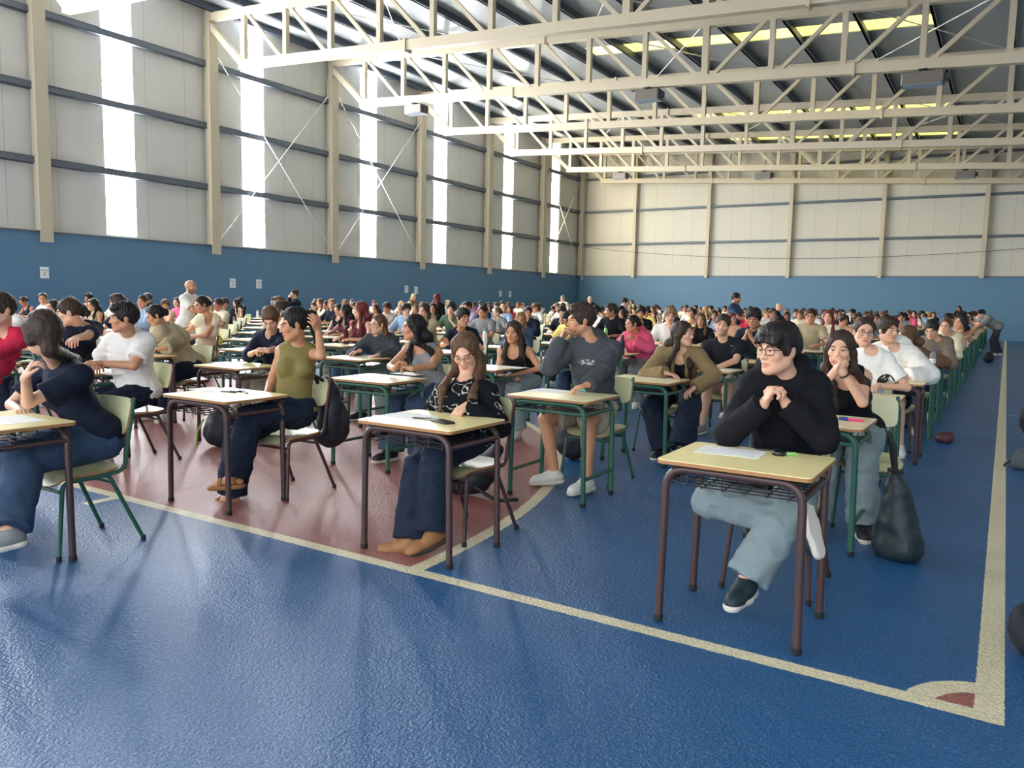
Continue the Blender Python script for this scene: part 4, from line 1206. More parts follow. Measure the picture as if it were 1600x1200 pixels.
# woman in the white tee with glasses
f = Hero(-1.0, 7.4, 'f', (1350, 519), 7.1, 12, 4, 4, ((1383, 563, 7.2), (1336, 560, 7.15)))
put(f, dict(hair='updo', hair_col='dark_brown', glasses='round', tops=[('tshirt', dict(TEE, t=.02), m_print('white_tee_cloth', (236, 232, 224), (48, 48, 50), [((.2, -.3, .84), (.07, .25, .075))], 24, .45))], bottom=('long', JEAN, 'light_denim'), shoes='white'),
    1, 'woman with round glasses and hair pulled back in a white tee with dark print')
# man in the white hoodie
f = Hero(-.95, 9.0, 'm', (1386, 516), 8.6, 48, 4, 0, ((1423, 556, 8.7), (1373, 550, 8.7)))
f.armto(1, (1418, 589, 8.4), (1, .3, -.3), (1404, 592, 8.3), (0, 0, -1), .3)
put(f, dict(hair='short', hair_col='dark_brown', vol=1.2, tops=[('hoodie', dict(HOOD, t=.03, bag=.02), 'white')], bottom=('shorts', dict(t=.02), 'navy'), shoes='white'), 1, 'man in a loose white hoodie looking towards the aisle')
# the next ones along the aisle
f = Hero(-.95, 10.6, 'f', (1417, 525), 10.15, -70, 20, 14, ((1437, 552, 10.2), (1404, 552, 10.2)))
put(f, dict(hair='long', hair_col='brown', tops=[('sweater', LONG, 'brown')], bottom=('long', JEAN, 'denim'), shoes='white'), 1, 'woman whose long brown hair hangs forward, behind the white hoodie')
f = Hero(-.95, 12.2, 'm', (1456, 514), 11.75, -18, 28, 0, ((1478, 536, 11.9), (1444, 536, 11.9)))
put(f, dict(hair='crop', hair_col='black', tops=[('sweater', dict(LONG, t=.026, bag=.012), 'taupe')], bottom=('long', JEAN, 'navy'), shoes='white'), 1, 'man in a taupe sweater smiling down at his desk with the water bottle')
f = Hero(-.95, 13.8, 'f', (1478, 510), 13.4, -20, 4, 4, ((1494, 527, 13.6), (1466, 527, 13.6)))
put(f, dict(hair='updo', hair_col='brown', tops=[('sweater', dict(LONG, t=.024, bag=.01), 'cream')], bottom=('long', JEAN, 'denim'), shoes='white'), 2, 'woman in a cream sweater by the aisle, hair tied back')
f = Hero(-.9, 15.4, 'f', (1502, 504), 15.0, -50, 0, 0, ((1517, 520, 15.1), (1494, 520, 15.0)))
f.armpx(1, (1530, 506), (1514, 504), True, False, (1508, 504), (-1, 0, 0), .5)
put(f, dict(hair='bob', hair_col='black', skin='tan', tops=[('top', dict(TANK, neck='scoop'), 'peach')], bottom=('long', JEAN, 'denim'), shoes='white'), 2, 'woman by the aisle in a peach top with one arm raised behind her head')
# row of the dark tank top
f = Hero(-4.45, 7.42, 'f', (802, 519), 7.15, -22, 8, 0, ((826, 549, 7.3), (784, 549, 7.2)))
f.armto(1, (812, 583, 7.0), (1, .4, -.3), (798, 586, 6.95), (0, 0, -1), .35); f.armto(-1, (797, 588, 7.0), (-1, .4, -.3), None, (0, 0, -1), .35)
put(f, dict(hair='long', hair_col='dark_brown', skin='tan', tops=[('tank_top', TANK, 'black')], bottom=('long', JEAN, 'light_denim'), shoes='white'), 1, 'woman in a black tank top with long straight hair, arms under her green desk')
# long black hair, profile
f = Hero(-4.45, 5.8, 'f', (646, 512), 5.62, -80, 4, 0, ((684, 552, 5.78), (638, 546, 5.66)))
f.armto(1, (643, 576, 5.3), (1, .4, -.4), (628, 572, 5.3), (-.7, 0, -.6), .6); f.armto(-1, (616, 576, 5.25), (-1, .2, -.4), (628, 564, 5.3), (.8, .2, -.3), .7)
put(f, dict(hair='long', hair_col='black', skin='tan', tops=[('top', dict(TANK, neck='scoop'), 'grey')], bottom=('long', dict(t=.024, wide=.04), 'denim'), shoes='black', hw=.003), 0, 'woman with very long black hair in profile, elbows on a green desk')
# glasses and braid
f = Hero(-6.28, 7.4, 'f', (591, 507), 7.2, -58, 4, 0, ((614, 533, 7.35), (577, 531, 7.2)))
f.armto(-1, (562, 548, 6.95), (-1, .2, -.4), (552, 550, 6.9), (0, 0, -1), .35); f.armto(1, (592, 555, 6.95), (1, .3, -.3), None, (0, 0, -1), .3)
put(f, dict(hair='braid', hair_col='brown', glasses='round', tops=[('sweatshirt', LONG, 'charcoal')], bottom=('long', JEAN, 'light_denim'), shoes='black'), 1, 'woman with dark-rimmed glasses and a brown braid in a charcoal sweatshirt')
# laughing boy in navy
f = Hero(-6.3, 9.0, 'm', (723, 497), 8.65, 34, 4, 4, ((739, 522, 8.85), (706, 522, 8.75)))
f.armto(-1, (699, 536, 8.35), (-1, .2, -.6), (692, 530, 8.3), (.4, -.3, -.6), .6)
put(f, dict(hair='short', hair_col='black', skin='tan', tops=[('tshirt', TEE, 'navy')], bottom=('long', JEAN, 'denim'), shoes='white'), 1, 'boy in a navy tee turned and smiling towards the woman in wine red')
# boy in the white tee on the left
f = Hero(-6.34, 4.03, 'm', (194, 497), 3.86, -86, 4, 0, ((228, 535, 4.05), (176, 535, 3.9)))
f.armto(1, (160, 568, 3.7), (1, .2, -.5), (146, 566, 3.62), (-.3, 0, -1), .4); f.armto(-1, (150, 572, 3.75), (-1, .3, -.4), None, (0, 0, -1), .35)
put(f, dict(hair='short', hair_col='black', skin='tan', tops=[('tshirt', dict(TEE, t=.024), 'white')], bottom=('long', JEAN, 'navy'), shoes='white'), 0, 'boy in a white tee in profile, forearm on the desk edge')
# beige hooded jacket
f = Hero(-8.15, 5.85, 'f', (243, 493), 5.5, -84, 26, 0, ((276, 520, 5.8), (250, 520, 5.5)))
f.armto(1, (254, 549, 5.35), (1, .3, -.4), (242, 549, 5.3), (0, 0, -1), .35)
put(f, dict(hair='updo', hair_col='black', skin='tan', tops=[('hooded_jacket', dict(HOOD, t=.03, bag=.018), 'beige')], bottom=('long', JEAN, 'navy'), shoes='white'), 1, 'woman in a beige hooded jacket bent over her desk, dark hair tied low')
# leaning in navy
f = Hero(-8.1, 4.3, 'm', (108, 488), 3.95, -100, 16, 0, ((146, 515, 4.2), (112, 518, 4.0)))
f.armto(1, (112, 532, 3.75), (1, .3, -.4), (104, 540, 3.6), (0, 0, -1), .4)
put(f, dict(hair='crop', hair_col='dark_brown', tops=[('tshirt', dict(TEE, t=.022), 'navy')], bottom=('long', JEAN, 'navy'), shoes='white'), 1, 'boy in a dark navy tee slumped forward over his desk, seen past the white tee')
# red sports shirt
f = Hero(-7.1, 3.05, 'm', (0, 484), 2.95, -60, 6, 0, ((30, 528, 3.05), (-24, 528, 2.95)))
put(f, dict(hair='crop', hair_col='dark_brown', tops=[('sports_shirt', dict(TEE, t=.02), m_print('red_sports_cloth', (190, 40, 66), (226, 190, 200), [((.1, -.3, .98), (.05, .3, .05)), ((-.04, -.3, .86), (.02, .3, .09))], 40, .5))], bottom=('long', JEAN, 'navy'), shoes='white'),
    1, 'boy in a red sports shirt cut by the left edge of the photo')
# boy reading in navy
f = Hero(-6.6, 5.9, 'm', (423, 499), 5.55, -14, 34, 0, ((446, 530, 5.75), (406, 530, 5.65)))
f.armto(1, (418, 548, 5.3), (1, .2, -.6), (404, 546, 5.25), (-.6, 0, -.7), .6); f.armto(-1, (394, 552, 5.3), (-1, .2, -.6), (406, 544, 5.3), (.6, .2, -.6), .6)
put(f, dict(hair='short', hair_col='brown', tops=[('shirt', dict(LONG, neck='collar', sleeve='three'), 'navy')], bottom=('long', JEAN, 'stone'), shoes='white'), 1, 'boy in a navy shirt looking down, hands joined, behind the mustard top')
# yellow blouse
f = Hero(-10.0, 7.45, 'f', (315, 476), 7.2, -66, 18, 0, ((338, 500, 7.4), (312, 500, 7.2)))
put(f, dict(hair='updo', hair_col='black', skin='tan', tops=[('blouse', dict(TANK, t=.02, neck='v', sleeve='cap'), 'cream')], bottom=('long', JEAN, 'white'), shoes='white'), 1, 'woman in a cream cap-sleeved blouse, dark hair tied back, head bowed')
# pink hoodie
f = Hero(-4.45, 10.6, 'f', (988, 506), 10.3, -62, 8, 0, ((1010, 528, 10.5), (980, 528, 10.4)))
f.armto(1, (992, 532, 10.2), (1, .2, -.6), (984, 524, 10.15), (-.8, 0, -.3), .6)
put(f, dict(hair='updo', hair_col='black', skin='tan', tops=[('hoodie', dict(HOOD, t=.028, bag=.014), 'pink')], bottom=('long', JEAN, 'grey'), shoes='white'), 1, 'smiling woman in a bright pink hoodie behind the dark bottle')
TAKEN = {(0, 0), (0, 1), (0, 2), (0, 3), (0, 4), (0, 5), (0, 6), (0, 7), (1, 0), (1, 1), (1, 2), (1, 3), (2, -1), (2, 0), (2, 1), (2, 2), (2, 4), (3, 0), (3, 1), (3, 2), (3, 3), (4, 0), (4, 1), (5, 2)}
# ------------------------------------------------------------------ seats of the exam hall: columns counted from the yellow sideline, rows from the goal line
def seat_xy(c, r): return -.95-1.81*c, 3.57+1.6*r
def where(c, r):
    row = 'front row' if r < 0 else '%s row' % ORD[r+1]
    return '%s from the sideline, %s' % (ORD[c+1], row)
NC, NR = 12, 23
SEATS = [(c, r) for r in range(NR) for c in range(NC)]+[(2, -1), (3, -1)]
rs = random.Random(11)
SEAT_KIND = {}; CPOS = {}
for c, r in SEATS:
    x, y = seat_xy(c, r)
    if r > 0: x += rs.uniform(-.04, .04); y += rs.uniform(-.05, .05)
    k = 'brown' if (r == 0 and c < 3) or (c, r) == (2, -1) or (r > 0 and rs.random() < .12) else 'green'
    px = proj((x, y+.3, .8))[0]
    if (c, r) == (3, -1): x = -7.0
    if (c, r) == (2, -1): x, y = -4.5, 2.035
    if (c, r) == (3, 0): x, y = -6.82, 3.81
    if px < -60: continue
    near = r <= 3 and px > -30
    SEAT_KIND[c, r] = (x, y, k)
    col = 'brown' if k == 'brown' else 'green'
    desk(x, y, k, '%s-framed school desk with a pale top, %s' % (col, where(c, r)), near, rs.uniform(-.02, .02))
    cx = x+rs.uniform(-.04, .04); cy = y+.56; ck = k if rs.random() < .8 else 'green'; a = rs.uniform(-.08, .08)
    if (c, r) == (2, 0): cx, cy, ck, a = -4.45, 3.99, 'brown', .05
    if (c, r) == (2, -1): cx, cy, ck, a = -4.44, 2.41, 'green', 0
    if (c, r) == (3, 0): cx, cy, ck, a = -6.3, 3.97, 'brown', -.1
    if (c, r) == (1, 0): cx, cy, a = -2.8, 3.92, -.12
    if (c, r) == (0, 0): cx, ck = -.93, 'brown'
    if (c, r) == (0, 1): cx, cy, ck, a = -.72, y+.6, 'green', .25
    CPOS[c, r] = (cx, cy)
    chair(cx, cy, ck, '%s-framed school chair with pale plywood back, %s' % ('brown' if ck == 'brown' else 'green', where(c, r)), near, a)
# ------------------------------------------------------------------ pupils further back: a few figures of each pose, copied with their own hair and clothes
def pose(kind, sex, thick=False):
    w = {'write': (.38, (0, .55, 0)), 'upright': (.1, (0, .12, 0)), 'left': (.16, (-.95, .06, .05)), 'right': (.16, (.95, .06, -.05)), 'chin': (.3, (.3, .1, .12)),
         'folded': (.26, (-.35, .1, 0)), 'fists': (.28, (.1, .12, 0)), 'lap': (.05, (-.2, .22, 0)), 'half': (.14, (.5, .0, 0))}[kind]
    f = Fig(sex, lean=w[0], head=w[1], hip=(0, 0, .6), side=.0, twist=w[1][0]*.15)
    A = lambda g, t, hint=(.8, .2, -.6), hd=(.3, -1, -.05), pn=(0, 0, -1), cu=.2: f.arm(g, (g*t[0], t[1], t[2]), (g*hint[0],)+hint[1:], (g*hd[0],)+hd[1:], (g*pn[0],)+pn[1:], cu)
    T = .84 if thick else .82
    if kind in ('write', 'upright', 'left', 'right', 'half'):
        A(1, (.16, -.42, T), hd=(-.7, -.7, -.05)); A(-1, (.13, -.44, T), hd=(-.5, -.9, -.05), cu=.35 if kind == 'write' else .2)
    if kind == 'folded': A(1, (-.02, -.4, T), (1, .1, -.3), (-1, -.1, 0)); A(-1, (-.03, -.36, T+.03), (1, .1, -.3), (-1, -.1, 0))
    if kind == 'chin': A(1, (.08, -.31, 1.0), (.6, -.5, -1), (-.3, .1, 1), (-.6, .8, 0), .9); A(-1, (.1, -.42, T), hd=(-.8, -.5, 0))
    if kind == 'fists': A(1, (.035, -.36, 1.02), (.6, -.2, -1), (-.3, .1, 1), (-1, .2, 0), 1.0); A(-1, (.035, -.36, 1.0), (.6, -.2, -1), (-.3, .1, 1), (-1, .2, 0), 1.0)
    if kind == 'lap': A(1, (.1, -.28, .68), (.8, .4, -.3), (-.6, -.8, 0)); A(-1, (.1, -.28, .68), (.8, .4, -.3), (-.6, -.8, 0))
    for g in (1, -1): f.leg(g, (g*.14, -.42+.04*g, .098), toe=(g*.2, -1, -.02))
    return f
ARCH = [('m', 'write', 'short', 'tshirt', TEE), ('m', 'upright', 'crop', 'tshirt', TEE), ('m', 'left', 'short', 'tshirt', TEE), ('m', 'right', 'mop', 'sweatshirt', LONG), ('m', 'chin', 'curly', 'tshirt', TEE), ('m', 'folded', 'short', 'hoodie', HOOD),
        ('m', 'fists', 'mop', 'tshirt', TEE), ('m', 'half', 'crop', 'shirt', dict(LONG, neck='collar')),
        ('f', 'write', 'updo', 'top', dict(TANK, neck='scoop')), ('f', 'upright', 'long', 'tshirt', TEE), ('f', 'left', 'long', 'top', TANK), ('f', 'right', 'pony', 'tshirt', TEE), ('f', 'chin', 'long', 'sweatshirt', LONG),
        ('f', 'folded', 'bun', 'top', dict(TANK, neck='scoop')), ('f', 'fists', 'long', 'hoodie', HOOD), ('f', 'lap', 'long', 'top', TANK), ('f', 'half', 'bob', 'tshirt', TEE), ('f', 'left', 'updo', 'shirt', dict(LONG, neck='collar'))]
PROTO = {}
def proto(i, det):
    if (i, det) not in PROTO:
        sex, kind, hair, gn, gk = ARCH[i]; f = pose(kind, sex, gk.get('sleeve') == 'long')
        sp = dict(hair=hair, tops=[(gn, gk, 'white')], bottom=('long', JEAN, 'denim'), shoes='white', seed=i)
        if det == 3: sp['shoes'] = None
        r = dress(f, sp, det)
        KIDS[r] = list(r.children)
        if det == 3:
            for g in (1, -1): KIDS[r].append(wear(r, 'shoe', f.shoep(g), .022, SHOE['white'], None, 0))
        for o in KIDS[r]: KIDS[o] = list(o.children)
        for o in [r]+KIDS[r]:
            o.material_slots[0].link = 'OBJECT'
        PROTO[i, det] = [r, False]
    return PROTO[i, det]
HW = {'black': 'black-haired', 'dark_brown': 'dark-haired', 'brown': 'brown-haired', 'light_brown': 'light-haired', 'blond': 'fair-haired', 'red': 'red-haired', 'grey': 'grey-haired'}
def wname(c): return {'light_denim': 'pale blue', 'dark_denim': 'dark blue', 'denim': 'denim blue', 'sky': 'light blue'}.get(c, c)
def student(i, det, loc, rz, size, hair, top, bot, skin, shoe, label):
    P = proto(i, det)
    if P[1]: r = copy_tree(P[0])
    else: r = P[0]; P[1] = True
    r.location = loc; r.rotation_euler = (0, 0, rz); r.scale = (size,)*3
    ks = r.children if r is P[0] else [o for o in r.children]
    def setm(o, m): o.material_slots[0].link = 'OBJECT'; o.material_slots[0].material = m
    setm(r, SKIN[skin])
    for o in KIDS.get(r) or NEWKIDS(r):
        n = o.name.split('.')[0]
        setm(o, HAIR[hair] if n == 'hair' else CLOTH[bot] if n == 'trousers' else SHOE[shoe] if n == 'shoe' else CLOTH[top])
    tag(r, label, 'person', 'students at the exam desks'); return r
def copy_tree(o, parent=None):
    c = o.copy(); COL.objects.link(c); KIDS[c] = []
    if parent is not None: c.parent = parent; KIDS[parent].append(c)
    for ch in list(KIDS.get(o, ())): copy_tree(ch, c)
    return c
def NEWKIDS(r): return KIDS[r]
TOPS = ['white']*16+['black']*15+['navy']*14+['cream']*9+['grey']*7+['beige']*6+['yellow']*4+['pink']*4+['sky']*5+['red']*3+['wine']*4+['green']*3+['olive']*2+['peach']*5+['charcoal']*6+['lilac']*2+['stone']*3+['brown']*2
HAIRS = ['black']*28+['dark_brown']*36+['brown']*20+['light_brown']*9+['blond']*5+['red']*2
FIX = {(1, 4): (6, 'black', 'navy'), (1, 5): (0, 'black', 'cream'), (1, 6): (1, 'dark_brown', 'beige'), (2, 3): (9, 'dark_brown', 'brown'), (2, 5): (4, 'light_brown', 'white'), (2, 6): (9, 'brown', 'black'), (3, 4): (12, 'light_brown', 'denim'), (3, 5): (0, 'black', 'yellow'),
       (3, 6): (2, 'dark_brown', 'black'), (3, 7): (4, 'black', 'black'), (4, 2): (13, 'dark_brown', 'black'), (4, 3): (10, 'red', 'wine'), (4, 4): (14, 'dark_brown', 'beige'), (5, 4): (10, 'black', 'wine'), (4, 5): (1, 'black', 'grey'), (5, 3): (1, 'black', 'cream'),
       (5, 5): (3, 'black', 'sky'), (5, 1): (17, 'black', 'navy'), (6, 1): (6, 'black', 'white'), (6, 2): (2, 'dark_brown', 'navy'), (4, 6): (7, 'black', 'navy'), (1, 7): (9, 'red', 'cream'), (0, 8): (7, 'black', 'white'), (0, 9): (2, 'black', 'yellow'), (5, 0): (13, 'black', 'white'),
       (6, 0): (13, 'black', 'navy'), (7, 1): (13, 'black', 'navy'), (2, 7): (11, 'red', 'peach'), (2, 8): (5, 'brown', 'red')}
STUD = {}
for c, r in SEATS:
    if (c, r) in TAKEN or (c, r) not in SEAT_KIND: continue
    x, y, k = SEAT_KIND[c, r]
    if r > 5 and rs.random() < .02: continue
    i = rs.randrange(len(ARCH)); hair = rs.choice(HAIRS); top = rs.choice(TOPS)
    if (c, r) in FIX: i, hair, top = FIX[c, r]
    sex, kind, hs, gn, gk = ARCH[i]
    lab = '%s %s in a %s %s, %s' % (HW[hair], 'man' if sex == 'm' else 'woman', wname(top), gn, where(c, r))
    STUD[c, r] = student(i, 2 if r <= 5 else 3, (CPOS[c, r][0]+rs.uniform(-.03, .03), CPOS[c, r][1]+rs.uniform(.02, .05), 0), rs.uniform(-.12, .12), rs.uniform(.95, 1.04), hair, top, rs.choice(['denim', 'dark_denim', 'light_denim', 'navy', 'black', 'stone']),
            rs.choice(['fair', 'fair', 'tan', 'tan', 'brown']), rs.choice(['white', 'white', 'black', 'grey']), lab)
# prototypes that no seat needed are removed
for (i, d), (r, u) in PROTO.items():
    if not u:
        for o in KIDS[r]+[r]: bpy.data.objects.remove(o)

# ------------------------------------------------------------------ people on their feet
def standing(px, py, top_z, sex, rel, label, sp, bend_=0.06, pitch=0, arms='down', size=None):
    d = ray(px, py); best = None          # the foot point is taken where the sight line crosses a free lane between two desk columns
    for q in np.linspace(-.09, .09, 37):
        p = CAM+d*((top_z+q-EYE)/d[2])
        if p[0] < WX+1 or p[1] > WY-.8: continue
        w = abs(((p[0]+.95)/1.81) % 1-.5)*(px < 1550)+abs(q)*.5
        if best is None or w < best[0]: best = (w, p, top_z+q)
    if best: _, p, top_z = best
    else: p = CAM+d*((top_z-EYE)/d[2])
    x, y = p[0], p[1]
    size = size or (top_z+.02)/(1.79 if sex == 'm' else 1.75)
    rz = math.atan2(-x, y)+math.radians(rel)
    f = Fig(sex, lean=bend_, hip=(0, 0, .92*size), head=(0, math.radians(pitch), 0), size=size)
    for g in (1, -1):
        f.leg(g, (g*.11, .03-.1*g, .098), (0, -1, 0), toe=(g*.2, -1, 0))
        if arms == 'down' or (arms == 'one' and g == -1): f.arm(g, f.S[g]+V3(g*.09, -.08, -.5)*size, (g*.6, 1, 0), None, (-g, 0, 0), .3)
        elif arms == 'face' and g == 1: f.arm(g, f.HC+V3(.04, -.13, -.1), (1, 0, -1), (-.4, 0, 1), (-.5, 1, 0), .8)
        else: f.arm(g, f.S[g]+V3(-g*.1, -.4, -.26), (g*.8, .4, -.6), (-g*.2, -1, 0), (0, 0, -1), .6)
    for k, o in list(STUD.items()):      # nobody sits where someone stands
        if (o.location.x-x)**2+(o.location.y-y)**2 < .5:
            for q in [g for ch in o.children for g in ch.children]+list(o.children)+[o]: bpy.data.objects.remove(q)
            del STUD[k]
    r = dress(f, sp, sp.get('det', 2), (x, y, 0), rz); tag(r, label, 'person', 'people standing between the desks')
    if arms in ('front', 'one') and sp.get('paper'):
        h = (f.W[1]+f.W[-1])/2 if arms == 'front' else f.W[1]
        o = MB(); M = Matrix.Translation((x, y, 0)) @ Matrix.Rotation(rz, 4, 'Z') @ Matrix.Translation(tuple(h+V3(0, -.16, .01))) @ Matrix.Rotation(-.5, 4, 'X')
        o.box((-.105, -.15, 0), (.105, .15, .004), M); tag(o.build('paper_sheet', M_PAPER), sp['paper'], 'paper')
    return f
M_PAPER = mat('white_paper', (238, 238, 232), .8, .03)
T_ = lambda g, k, m: [(g, k, m)]
standing(290, 432, 1.76, 'm', 60, 'bald bearded man in a white tee walking between the desks by the left wall', dict(hair='bald', hair_col='black', stubble=1.1, skin='tan', tops=T_('tshirt', TEE, 'white'), bottom=('long', JEAN, 'white'), shoes='white', det=1), .12, 5, 'front')
standing(463, 450, 1.70, 'f', -70, 'woman with a hair bun standing in dark navy, hand at her chin', dict(hair='bun', hair_col='dark_brown', tops=T_('sweatshirt', LONG, 'navy'), bottom=('long', JEAN, 'navy'), shoes='black'), .05, 8, 'face')
standing(1145, 453, 1.78, 'm', 70, 'standing man in a grey-blue polo shirt holding papers in front of the far wall', dict(hair='crop', hair_col='black', stubble=.9, skin='tan', tops=T_('polo_shirt', dict(TEE, neck='collar'), 'denim'), bottom=('long', JEAN, 'denim'), shoes='black', det=1, paper='white papers held by the standing man in the polo shirt'), .1, 8, 'front')
standing(682, 456, 1.68, 'f', 150, 'woman with long reddish hair standing with her back turned by the left wall', dict(hair='long', hair_col='red', tops=T_('sweatshirt', LONG, 'black'), bottom=('long', JEAN, 'navy'), shoes='black'))
standing(881, 459, 1.74, 'm', -40, 'older man with glasses standing in a pale shirt near the hall corner', dict(hair='crop', hair_col='grey', glasses='square', tops=T_('shirt', dict(LONG, neck='collar'), 'cream'), bottom=('long', JEAN, 'stone'), shoes='black'))
standing(922, 460, 1.76, 'm', 0, 'balding man in a black shirt standing right of the hall corner', dict(hair='bald', tops=T_('shirt', dict(TEE, neck='collar'), 'black'), bottom=('long', JEAN, 'black'), shoes='black'))
standing(962, 459, 1.72, 'm', 80, 'standing man in black leaning over with a white sheet', dict(hair='crop', hair_col='black', tops=T_('tshirt', TEE, 'black'), bottom=('long', JEAN, 'navy'), shoes='black', paper='white sheet held by the leaning man in black'), .4, 20, 'front')
standing(1201, 466, 1.66, 'm', 110, 'balding man in black bending over a desk before the far wall', dict(hair='bald', tops=T_('tshirt', TEE, 'black'), bottom=('long', JEAN, 'black'), shoes='black'), .5, 20, 'front')
standing(643, 457, 1.66, 'f', 50, 'fair-haired person in a brown jacket standing by the paper signs', dict(hair='bob', hair_col='blond', tops=T_('jacket', LONG, 'brown'), bottom=('long', JEAN, 'navy'), shoes='black'), .15, 10)
standing(991, 467, 1.62, 'f', -80, 'woman with long brown hair standing in a yellow top, far end', dict(hair='long', hair_col='brown', tops=T_('top', TEE, 'yellow'), bottom=('long', JEAN, 'denim'), shoes='white'), .2, 10)
standing(1328, 475, 1.6, 'm', 20, 'person in a white shirt and dark cap bending over a far desk', dict(hair='cap', cap='charcoal', tops=T_('shirt', TEE, 'white'), bottom=('long', JEAN, 'navy'), shoes='black'), .7, 35, 'front')
standing(1501, 476, 1.66, 'f', -30, 'woman with long dark hair standing in black with a white sheet near the aisle', dict(hair='long', hair_col='black', skin='tan', tops=T_('sweatshirt', LONG, 'black'), bottom=('long', JEAN, 'black'), shoes='black', paper='white sheet in the hands of the woman in black near the aisle'), .1, 14, 'front')
standing(1561, 490, 1.37, 'm', -75, 'person bending over the last desk by the aisle with a grey backpack on', dict(hair='mop', hair_col='black', tops=T_('jacket', dict(LONG, t=.05), 'grey'), bottom=('long', JEAN, 'charcoal'), shoes='white'), .9, 20, 'front', 1.0)
# ------------------------------------------------------------------ things on the desks, on the floor and on the wall
TOPZ = .7608
def gpt(x, y, z=0.0):
    d = ray(x, y); t = (z-EYE)/d[2]; p = CAM+d*t; return p[0], p[1], z
def m_sheet():
    m, b = newmat('printed_sheet'); vec, x, y, z = coords()
    row = ((y+.13)*95).frac(); g = noise(vec, 260, 2)
    k = row.lt(.4)*g.gt(.5)*(x.abs().lt(.085))*(y.abs().lt(.125))
    setin(b, 'Base Color', mixc(k*.45, lin((240, 239, 236)), lin((110, 114, 130)))); setin(b, 'Roughness', .8); return m
M_SHEET = m_sheet()
def paper(x, y, rz, label, printed=True, z=TOPZ):
    o = MB(); o.box((-.105, -.1485, 0), (.105, .1485, .0012)); o = o.build('exam_sheet', M_SHEET if printed else M_PAPER, None, False, (x, y, z), rz)
    return tag(o, label, 'paper', 'exam sheets on the desks')
PEN = {k: mat(k+'_plastic', c, .3, .03) for k, c in dict(blue=(30, 50, 140), black=(24, 24, 26), pink=(240, 60, 130), green=(150, 200, 120), grey=(110, 110, 112), white=(230, 230, 228)).items()}
def pen(x, y, rz, body, capc, label, r=.005, L=.14):
    M = Matrix.Rotation(PI/2, 3, 'Y')
    o = empty('pen', (x, y, TOPZ+r), rz); tag(o, label, 'pen', 'pens on the desks')
    b = MB(); b.lathe([(.001, -L/2), (r*.5, -L/2+.008), (r*.9, -L/2+.02), (r*.9, L/2-.05)], (0, 0, 0), 10, M); b.build('barrel', PEN[body], o, True)
    b = MB(); b.lathe([(r, L/2-.055), (r, L/2-.004), (r*.8, L/2)], (0, 0, 0), 10, M); b.box((L/2-.05, -.0012, r*.8), (L/2-.012, .0012, r+.003)); b.build('cap', PEN[capc], o, True)
    return o
def phone(x, y, rz, label):
    o = MB(); o.prism(rrect(.075, .155, .012), 0, .009); r = o.build('phone', PEN['black'], None, False, (x, y, TOPZ), rz); tag(r, label, 'phone')
    o = MB(); o.prism(rrect(.03, .03, .007, 4, -.016, .055), .009, .0115); o.build('camera_bump', PEN['grey'], r)
    return r
def snap(x, y):
    # a thing aimed at a desk stands on the nearest one
    c = min(SEAT_KIND.values(), key=lambda s: (s[0]-x)**2+(s[1]-y)**2)
    return min(max(x, c[0]-.27), c[0]+.27), min(max(y, c[1]-.2), c[1]+.2)
M_PET = None
def m_pet():
    m, b = newmat('clear_bottle_plastic'); b.inputs['Base Color'].default_value = (.86, .94, .98, 1); b.inputs['Roughness'].default_value = .06
    b.inputs['Transmission Weight'].default_value = .85; b.inputs['IOR'].default_value = 1.2; return m
M_PET = m_pet()
def bottle(x, y, kind, label, z=TOPZ):
    r = empty('water_bottle', (x, y, z)); tag(r, label, 'bottle', 'bottles on the desks')
    o = MB()
    if kind == 'clear':
        pr = [(.028, 0), (.033, .006)]
        for k in range(7): pr += [(.033, .012+k*.018), (.0305, .019+k*.018), (.033, .026+k*.018)]
        pr += [(.034, .15), (.031, .165), (.033, .18), (.024, .205), (.0135, .22), (.0135, .232)]
        o.lathe(pr, n=18); o.build('body', M_PET, r, True)
        o = MB(); o.lathe([(.0155, .23), (.0155, .248), (.014, .25)], n=16); o.build('cap', PEN['blue'], r, True)
        o = MB(); o.lathe([(.0336, .09), (.0336, .14)], n=18); o.build('label_band', PEN['white'], r, True)
    else:
        c = {'dark': SHOE['teal'], 'red': CLOTH['wine'], 'white': PEN['white'], 'green': PEN['green'], 'yellow': CLOTH['yellow']}[kind]
        o.lathe([(.032, 0), (.036, .006), (.036, .17), (.033, .195), (.022, .22), (.02, .232)], n=18); o.build('body', c, r, True)
        o = MB(); o.lathe([(.023, .228), (.023, .262), (.02, .266)], n=16); o.build('cap', PEN['black'] if kind != 'white' else PEN['grey'], r, True)
    return r
# desk of the boy in the black hoodie
x, y, z = gpt(1142, 706, TOPZ); paper(x, y, 1.62, 'printed exam sheet in front of the boy in the black hoodie')
x, y, z = gpt(1217, 711, TOPZ); o = MB(); o.lathe([(.03, 0), (.033, .004), (.033, .016), (.03, .02)], n=20); tag(o.build('tape_roll', PEN['black'], None, True, (x, y, TOPZ)), 'round black case beside the exam sheet on the nearest desk', 'case')
x, y, z = gpt(1230, 712, TOPZ); pen(x, y, .5, 'green', 'green', 'light green marker by the round black case', .007, .1)
x, y, z = gpt(1206, 707, TOPZ); pen(x-.02, y+.03, .1, 'black', 'black', 'black pen half behind the round black case')
# pink marker on the desk of the girl in the tank top
x, y, z = gpt(1331, 658, TOPZ); pen(x, y, 3.05, 'pink', 'blue', 'bright pink marker on the empty end of the second aisle desk', .009, .15)
